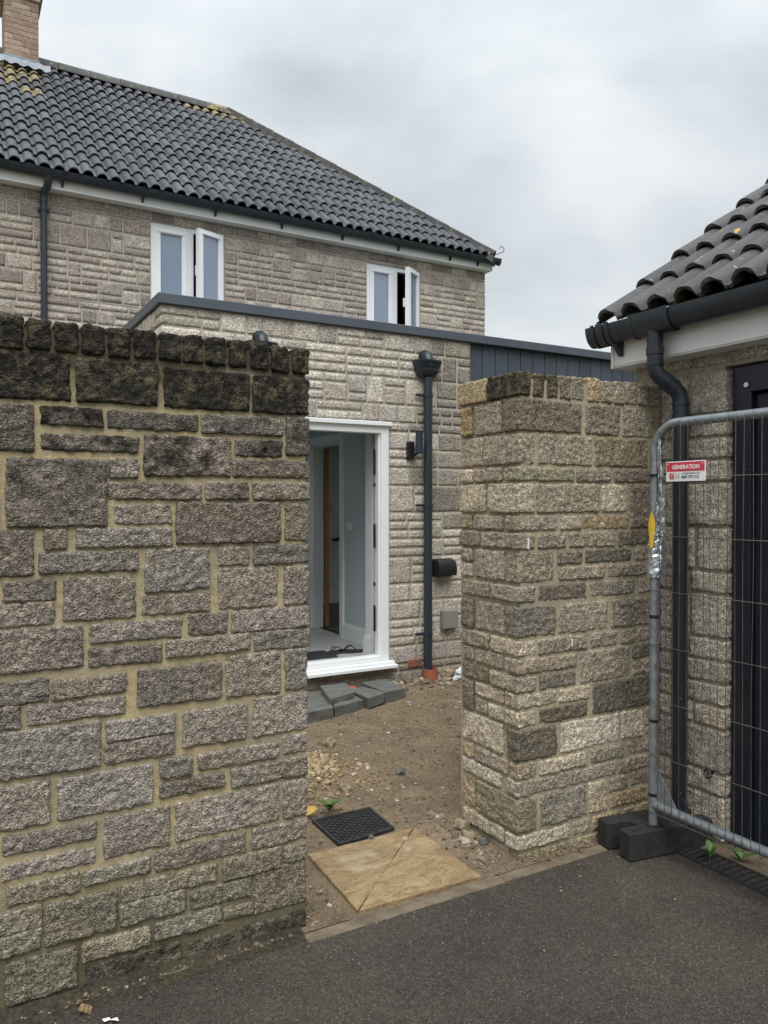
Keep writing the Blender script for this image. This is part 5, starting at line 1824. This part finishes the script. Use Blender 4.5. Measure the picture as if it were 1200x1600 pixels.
# grey blocks laid as a step below the door
def block(label, top, h, z, tilt=(0, 0), seed=0):
    """top: plan corners; slab with chipped edges"""
    bm = bmesh.new()
    cx = sum(p[0] for p in top) / len(top)
    cy = sum(p[1] for p in top) / len(top)
    vv = [bm.verts.new((p[0] - cx, p[1] - cy, 0)) for p in top]
    f = bm.faces.new(vv)
    e = bmesh.ops.extrude_face_region(bm, geom=[f])
    for v in [g for g in e['geom'] if isinstance(g, bmesh.types.BMVert)]:
        v.co.z = -h
        v.co.x *= 0.985
        v.co.y *= 0.985
    bmesh.ops.recalc_face_normals(bm, faces=bm.faces)
    bmesh.ops.bevel(bm, geom=list(bm.edges), offset=0.003, segments=1, affect='EDGES')
    bmesh.ops.subdivide_edges(bm, edges=list(bm.edges), cuts=3, use_grid_fill=True)
    bmesh.ops.triangulate(bm, faces=[f for f in bm.faces if len(f.verts) > 4])
    for v in bm.verts:
        p = v.co * 18 + Vector((seed * 3.3, 0, 0))
        v.co += Vector((mnoise.noise(p), mnoise.noise(p + Vector((7, 0, 0))), mnoise.noise(p + Vector((0, 9, 0))))) * 0.0035
        v.co.z += v.co.x * tilt[0] + v.co.y * tilt[1]
    me = bpy.data.meshes.new('paving_block')
    bm.to_mesh(me)
    bm.free()
    return tag(obj('paving_block', me, M['slate'], None, (cx, cy, z)), label, 'paving block', 'grey blocks forming a step below the door')
block('grey block at the garden wall end of the loose step', [(2.10, 5.03), (2.488, 5.10), (2.60, 5.56), (2.22, 5.56)], 0.085, 0.088, (0.0, 0.0), 1)
block('small grey block lying tilted on top of the loose step', [(2.49, 5.17), (2.745, 5.26), (2.80, 5.53), (2.58, 5.53)], 0.045, 0.138, (0.0, 0.04), 2)
block('grey block second from the garden wall along the front of the step', [(2.50, 5.105), (2.775, 5.185), (2.79, 5.48), (2.61, 5.50)], 0.085, 0.085, (0, 0), 3)
block('chipped dark grey block in the middle of the loose step', [(2.815, 5.165), (3.00, 5.23), (2.955, 5.50), (2.815, 5.50)], 0.08, 0.098, (0.05, 0.0), 4)
block('largest grey block at the downpipe end of the loose step', [(3.005, 5.235), (3.215, 5.27), (3.225, 5.60), (2.985, 5.60)], 0.10, 0.108, (0, 0.02), 5)
mb = MB()
mb.box(2.80, 2.93, 5.555, 5.64, 0.045, 0.085, 0.006)
tag(mb.build('clay_tile_piece', M['terracotta']), 'broken piece of red clay tile behind the grey step blocks', 'tile piece')

# loose stones
PHI = (1 + 5 ** 0.5) / 2
ICO = np.array([(-1, PHI, 0), (1, PHI, 0), (-1, -PHI, 0), (1, -PHI, 0), (0, -1, PHI), (0, 1, PHI), (0, -1, -PHI), (0, 1, -PHI), (PHI, 0, -1), (PHI, 0, 1), (-PHI, 0, -1), (-PHI, 0, 1)]) / math.hypot(1, PHI)
ICF = np.array([(0, 11, 5), (0, 5, 1), (0, 1, 7), (0, 7, 10), (0, 10, 11), (1, 5, 9), (5, 11, 4), (11, 10, 2), (10, 7, 6), (7, 1, 8), (3, 9, 4), (3, 4, 2), (3, 2, 6), (3, 6, 8), (3, 8, 9), (4, 9, 5), (2, 4, 11), (6, 2, 10), (8, 6, 7), (9, 8, 1)])
def pebbles(name, pos, size, tones, seed, parent=None, kind='stuff'):
    """pos: (n,3); size: (n,)"""
    rg = np.random.RandomState(seed)
    n = len(pos)
    V = np.repeat(ICO[None], n, 0) * (1 + rg.uniform(-0.28, 0.28, (n, 12, 1)))
    V = V * rg.uniform(0.55, 1.15, (n, 1, 3)) * np.array([1, 1, 0.7])
    a = rg.uniform(0, 2 * PI, n)
    ca, sa = np.cos(a)[:, None], np.sin(a)[:, None]
    X = V[:, :, 0] * ca - V[:, :, 1] * sa
    Y = V[:, :, 0] * sa + V[:, :, 1] * ca
    V = np.stack([X, Y, V[:, :, 2]], 2) * size[:, None, None] + pos[:, None, :]
    F = (ICF[None] + (np.arange(n) * 12)[:, None, None]).reshape(-1, 3)
    me = mesh_from(name, V.reshape(-1, 3), F)
    tn = np.array(tones)[rg.randint(0, len(tones), n)] * rg.uniform(0.7, 1.25, (n, 1))
    col = np.ones((n, 12, 4))
    col[:, :, :3] = tn[:, None, :]
    at = me.color_attributes.new('tone', 'FLOAT_COLOR', 'POINT')
    at.data.foreach_set('color', col.ravel())
    o = obj(name, me, M['pebble'], parent)
    if kind: o['kind'] = kind
    return o
rg = np.random.RandomState(5)
BROWN = [(0.17, 0.125, 0.085), (0.22, 0.17, 0.115), (0.13, 0.10, 0.075), (0.30, 0.26, 0.20), (0.20, 0.16, 0.12)]
PALE = [(0.42, 0.39, 0.33), (0.54, 0.52, 0.47), (0.36, 0.31, 0.23)]
GOLD = [(0.31, 0.225, 0.125), (0.36, 0.275, 0.16), (0.26, 0.18, 0.10), (0.40, 0.33, 0.22), (0.23, 0.165, 0.105)]
def on_soil(X, Y, up=0.0):
    return np.stack([X, Y, soil_h(X, Y) + up], 1)
n = 6000
X = rg.uniform(1.05, 4.6, n)
Y = rg.uniform(2.68, 5.6, n)
keep = ~((X > 1.35) & (X < 2.02) & (Y < 3.2)) & ~((X > 1.55) & (X < 1.94) & (Y > 3.15) & (Y < 3.53)) & ~((X > 2.18) & (Y < 3.12))
X, Y = X[keep], Y[keep]
pebbles('loose_gravel', on_soil(X, Y, 0.002), rg.gamma(1.6, 0.0028, len(X)) + 0.0018, BROWN, 1)
n = 110
X = rg.uniform(1.15, 4.4, n)
Y = rg.uniform(2.7, 5.5, n)
keep = ~((X > 1.35) & (X < 2.02) & (Y < 3.2)) & ~((X > 1.55) & (X < 1.94) & (Y > 3.15) & (Y < 3.53)) & ~((X > 2.18) & (Y < 3.12))
X, Y = X[keep], Y[keep]
pebbles('pale_chippings', on_soil(X, Y, 0.003), rg.gamma(2.5, 0.0028, len(X)) + 0.003, PALE, 2)
n = 1300
rr = np.abs(rg.normal(0, 0.22, n))
aa = rg.uniform(0, 2 * PI, n)
X, Y = 1.80 + rr * np.cos(aa) * 0.95, 4.13 + rr * np.sin(aa) * 1.2
pebbles('gravel_heap', on_soil(X, Y, 0.004), rg.uniform(0.005, 0.025, n) * (1.15 - np.clip(rr, 0, 0.5)), GOLD, 3)
# stones gathered along the foot of the pier and beside it
n = 170
X = 2.165 - np.abs(rg.normal(0, 0.075, n))
Y = rg.uniform(2.68, 3.25, n)
pebbles('pier_rubble', on_soil(X, Y, 0.003), rg.gamma(2.0, 0.004, n) + 0.003, BROWN, 4)
n = 240
X = rg.uniform(3.25, 4.7, n)
Y = 5.62 - np.abs(rg.normal(0, 0.13, n))
pebbles('wall_foot_rubble', on_soil(X, Y, 0.004), rg.gamma(2.0, 0.008, n) + 0.004, BROWN + [(0.26, 0.25, 0.15), (0.36, 0.31, 0.24)], 6)
# strip of dirt along the foot of the garden wall
sheet('dirt_strip', M['dirt'], -6.0, 1.145, 2.530, 2.70, 480, 22, lambda X, Y: -0.016 + 0.033 * np.clip((Y - 2.53) / 0.115, 0, 1) + 0.006 * pn(np.stack([X * 9, Y * 9, X * 0], 1)) + 0.003 * pn(np.stack([X * 40, Y * 40, X * 0], 1)))
n = 420
X = rg.uniform(-0.5, 1.36, n)
Y = 2.630 - np.abs(rg.normal(0, 0.022, n))
w_ = X > 1.16
Y[w_] = rg.uniform(2.62, 2.86, w_.sum())
pebbles('grit_along_wall', np.stack([X, Y, np.full(n, 0.007)], 1), rg.gamma(1.3, 0.0022, n) + 0.001, BROWN, 7)
n = 90
X = rg.uniform(2.2, 2.66, n)
Y = 2.645 - np.abs(rg.normal(0, 0.03, n))
pebbles('grit_along_pier', np.stack([X, Y, np.full(n, 0.013)], 1), rg.gamma(1.6, 0.002, n) + 0.0012, BROWN, 9)
n = 330
X = rg.uniform(0.0, 2.9, n)
Y = 2.55 - np.abs(rg.normal(0, 0.10, n))
Y[:60] = rg.uniform(1.0, 2.4, 60)
pebbles('grit_on_drive', np.stack([X, Y, np.full(n, 0.0)], 1), rg.gamma(1.4, 0.0011, n) + 0.0008, BROWN + PALE[2:], 8)

def lump(label, x, y, s, mat, seed, name='rubble_stone', cat='stone', group=None, zoff=0.0, sz=(1, 1, 0.75)):
    me = rock(name, s * sz[0], s * sz[1], s * sz[2], s / 10, s * 0.10, s * 0.13, seed, (), 0.13 / s)
    zz = float(soil_h(np.array([x]), np.array([y]))[0]) if y > 2.6 else 0.0
    o = obj(name, me, mat, None, (x, y, zz + s * sz[2] * 0.35 + zoff), (0.1 * seed, 0.07 * seed, 0.6 * seed))
    return tag(o, label, cat, group)
g_ = 'lumps of rubble lying on the bare soil'
lump('tan block of rubble on the soil beside the terracotta collar', 3.86, 5.61, 0.12, M['rubblemat'], 1, group=g_, sz=(1.2, 0.8, 0.8))
lump('brown broken lump at the foot of the stone pier', 2.13, 2.93, 0.055, M['rubblemat'], 2, group=g_)
lump('pale angular lump against the pier, behind the brown broken one', 2.17, 3.03, 0.06, M['rubblemat'], 3, group=g_)
lump('small grey lump in front of the brown one at the pier foot', 2.17, 2.86, 0.04, M['slate'], 4, group=g_)
lump('yellow square lump behind the gravel heap', 1.985, 4.62, 0.075, M['sandstone'], 5, group=g_)
lump('brown flat lump right of the yellow one behind the gravel heap', 2.19, 4.56, 0.07, M['rubblemat'], 6, group=g_)
lump('grey lump in the middle of the bare soil', 2.30, 3.83, 0.045, M['slate'], 7, group=g_)
lump('flat grey lump on the soil near the garden wall end, below the step', 1.86, 4.92, 0.085, M['slate'], 8, group=g_, sz=(1.2, 0.8, 0.5))
lump('dark cluster lump between gravel heap and drain cover', 1.90, 3.75, 0.05, M['rubblemat'], 9, group=g_)
lump('tiny dark pebble on the edge of the sandstone flag', 1.735, 3.155, 0.022, M['slate'], 10, 'pebble', 'pebble', zoff=0.015)
lump('pale yellow pebble at the foot of the garden wall, on the dirt', 0.375, 2.545, 0.030, M['sandstone'], 11, 'pebble', 'pebble', sz=(1.4, 0.8, 0.6))

# rubbish by the pier
def crumple(name, cx, cy, cz, sx_, sy_, sz_, mat, seed, label=None, cat=None):
    bm = bmesh.new()
    bmesh.ops.create_icosphere(bm, subdivisions=3, radius=1)
    for v in bm.verts:
        q = v.co.copy()
        k = 1 + 0.5 * mnoise.noise(q * 2.2 + Vector((seed, 0, 0))) + 0.3 * abs(mnoise.noise(q * 5 + Vector((0, seed, 0))))
        v.co = Vector((q.x * sx_ * k, q.y * sy_ * k, max(-0.4, q.z) * sz_ * k))
    me = bpy.data.meshes.new(name)
    bm.to_mesh(me)
    bm.free()
    return me
PB = thing('rubbish_bag', 'crumpled clear plastic bag with red printing beside the stone pier', 'bag', (4.18, 5.52, 0.05))
obj('bag_film', crumple('bag_film', 0, 0, 0, 0.16, 0.08, 0.07, M['bagwhite'], 3), M['bagwhite'], PB, (4.06, 5.56, 0.06))
obj('red_print', crumple('red_print', 0, 0, 0, 0.09, 0.05, 0.045, M['bagred'], 5), M['bagred'], PB, (4.12, 5.575, 0.135))
mb = MB()
mb.add([(0.414, 2.475, 0.004), (0.432, 2.470, 0.006), (0.436, 2.462, 0.003), (0.452, 2.452, 0.010), (0.455, 2.440, 0.004), (0.446, 2.444, 0.007), (0.432, 2.456, 0.006), (0.416, 2.458, 0.004), (0.410, 2.467, 0.008)], [(0, 1, 2, 6, 7, 8), (2, 3, 4, 5, 6)])
tag(mb.build('paper_scrap', M['paper']), 'small white scrap of paper on the asphalt near the garden wall', 'paper')

# weeds and fallen leaf
def leaf_mesh(L, W_, bend, seed):
    g = random.Random(seed)
    rows = []
    for k in range(7):
        t = k / 6
        w = W_ * math.sin(PI * min(1, t * 0.94 + 0.06)) ** 0.8 * (1 if k < 6 else 0.05)
        x = L * t
        z = bend * math.sin(t * PI * 0.7) * L
        rows.append([(x, -w, z + 0.15 * w), (x, 0, z), (x, w, z + 0.15 * w)])
    m_ = MB()
    m_.loft(rows, closed=False, caps=False)
    me = mesh_from('leaf', m_.v, m_.f, True)
    me.materials.append(M['leafgreen'])
    return me
def weed(label, x, y, z, n_, L, W_, h, seed, group='weeds growing in cracks'):
    g = random.Random(seed)
    t = thing('weed', label, 'weed', (x, y, z), group)
    m_ = MB()
    m_.tube([(x, y, z - 0.01), (x + 0.004, y, z + h)], 0.0018, 5)
    m_.build('stem', M['leafgreen'], t)
    lm = leaf_mesh(L, W_, 0.25, seed)
    for k in range(n_):
        a = g.uniform(0, 1) + k * 2.4
        o = obj('leaf', lm, None, t, (x + 0.002, y, z + h * (0.5 + 0.5 * k / n_)), (0, -R(g.uniform(0, 40)), a))
        s = g.uniform(0.7, 1.15)
        o.scale = (s, s, s)
weed('green weed in the drain channel nearest the black fence foot', 2.950, 2.235, 0.0, 4, 0.06, 0.016, 0.05, 1)
weed('broad leaved weed at the garage wall, right of the other drain weed', 3.035, 2.145, 0.01, 4, 0.07, 0.020, 0.02, 2)
weed('flat green weed on the soil behind the black ribbed cover', 1.70, 3.545, 0.01, 11, 0.085, 0.012, 0.010, 3)
def dead_leaf(label, x, y, z, s, rot, seed):
    me = leaf_mesh(s, s * 0.34, 0.2, seed)
    me.materials[0] = M['leafyellow']
    tag(obj('fallen_leaf', me, None, None, (x, y, z), rot), label, 'leaf', 'fallen yellow leaves')
dead_leaf('yellow fallen leaf on the soil at the corner of the black ribbed cover', 1.575, 3.55, 0.02, 0.075, (0.2, -0.1, 0.3), 4)
dead_leaf('tiny tan leaf caught under a roll of the garage roof tiles', 3.34, 2.40, 2.905, 0.045, (0.0, -0.6, 0.2), 6)

for (u_, z_, h_) in ((2.243, 1.392, 0.048), (2.503, 0.935, 0.034)):
    mb = MB()
    mb.box(u_, u_ + 0.006, 2.633, 2.646, z_, z_ + h_, 0.002)
    mb.build('paint_mark', M['paper'], GP)
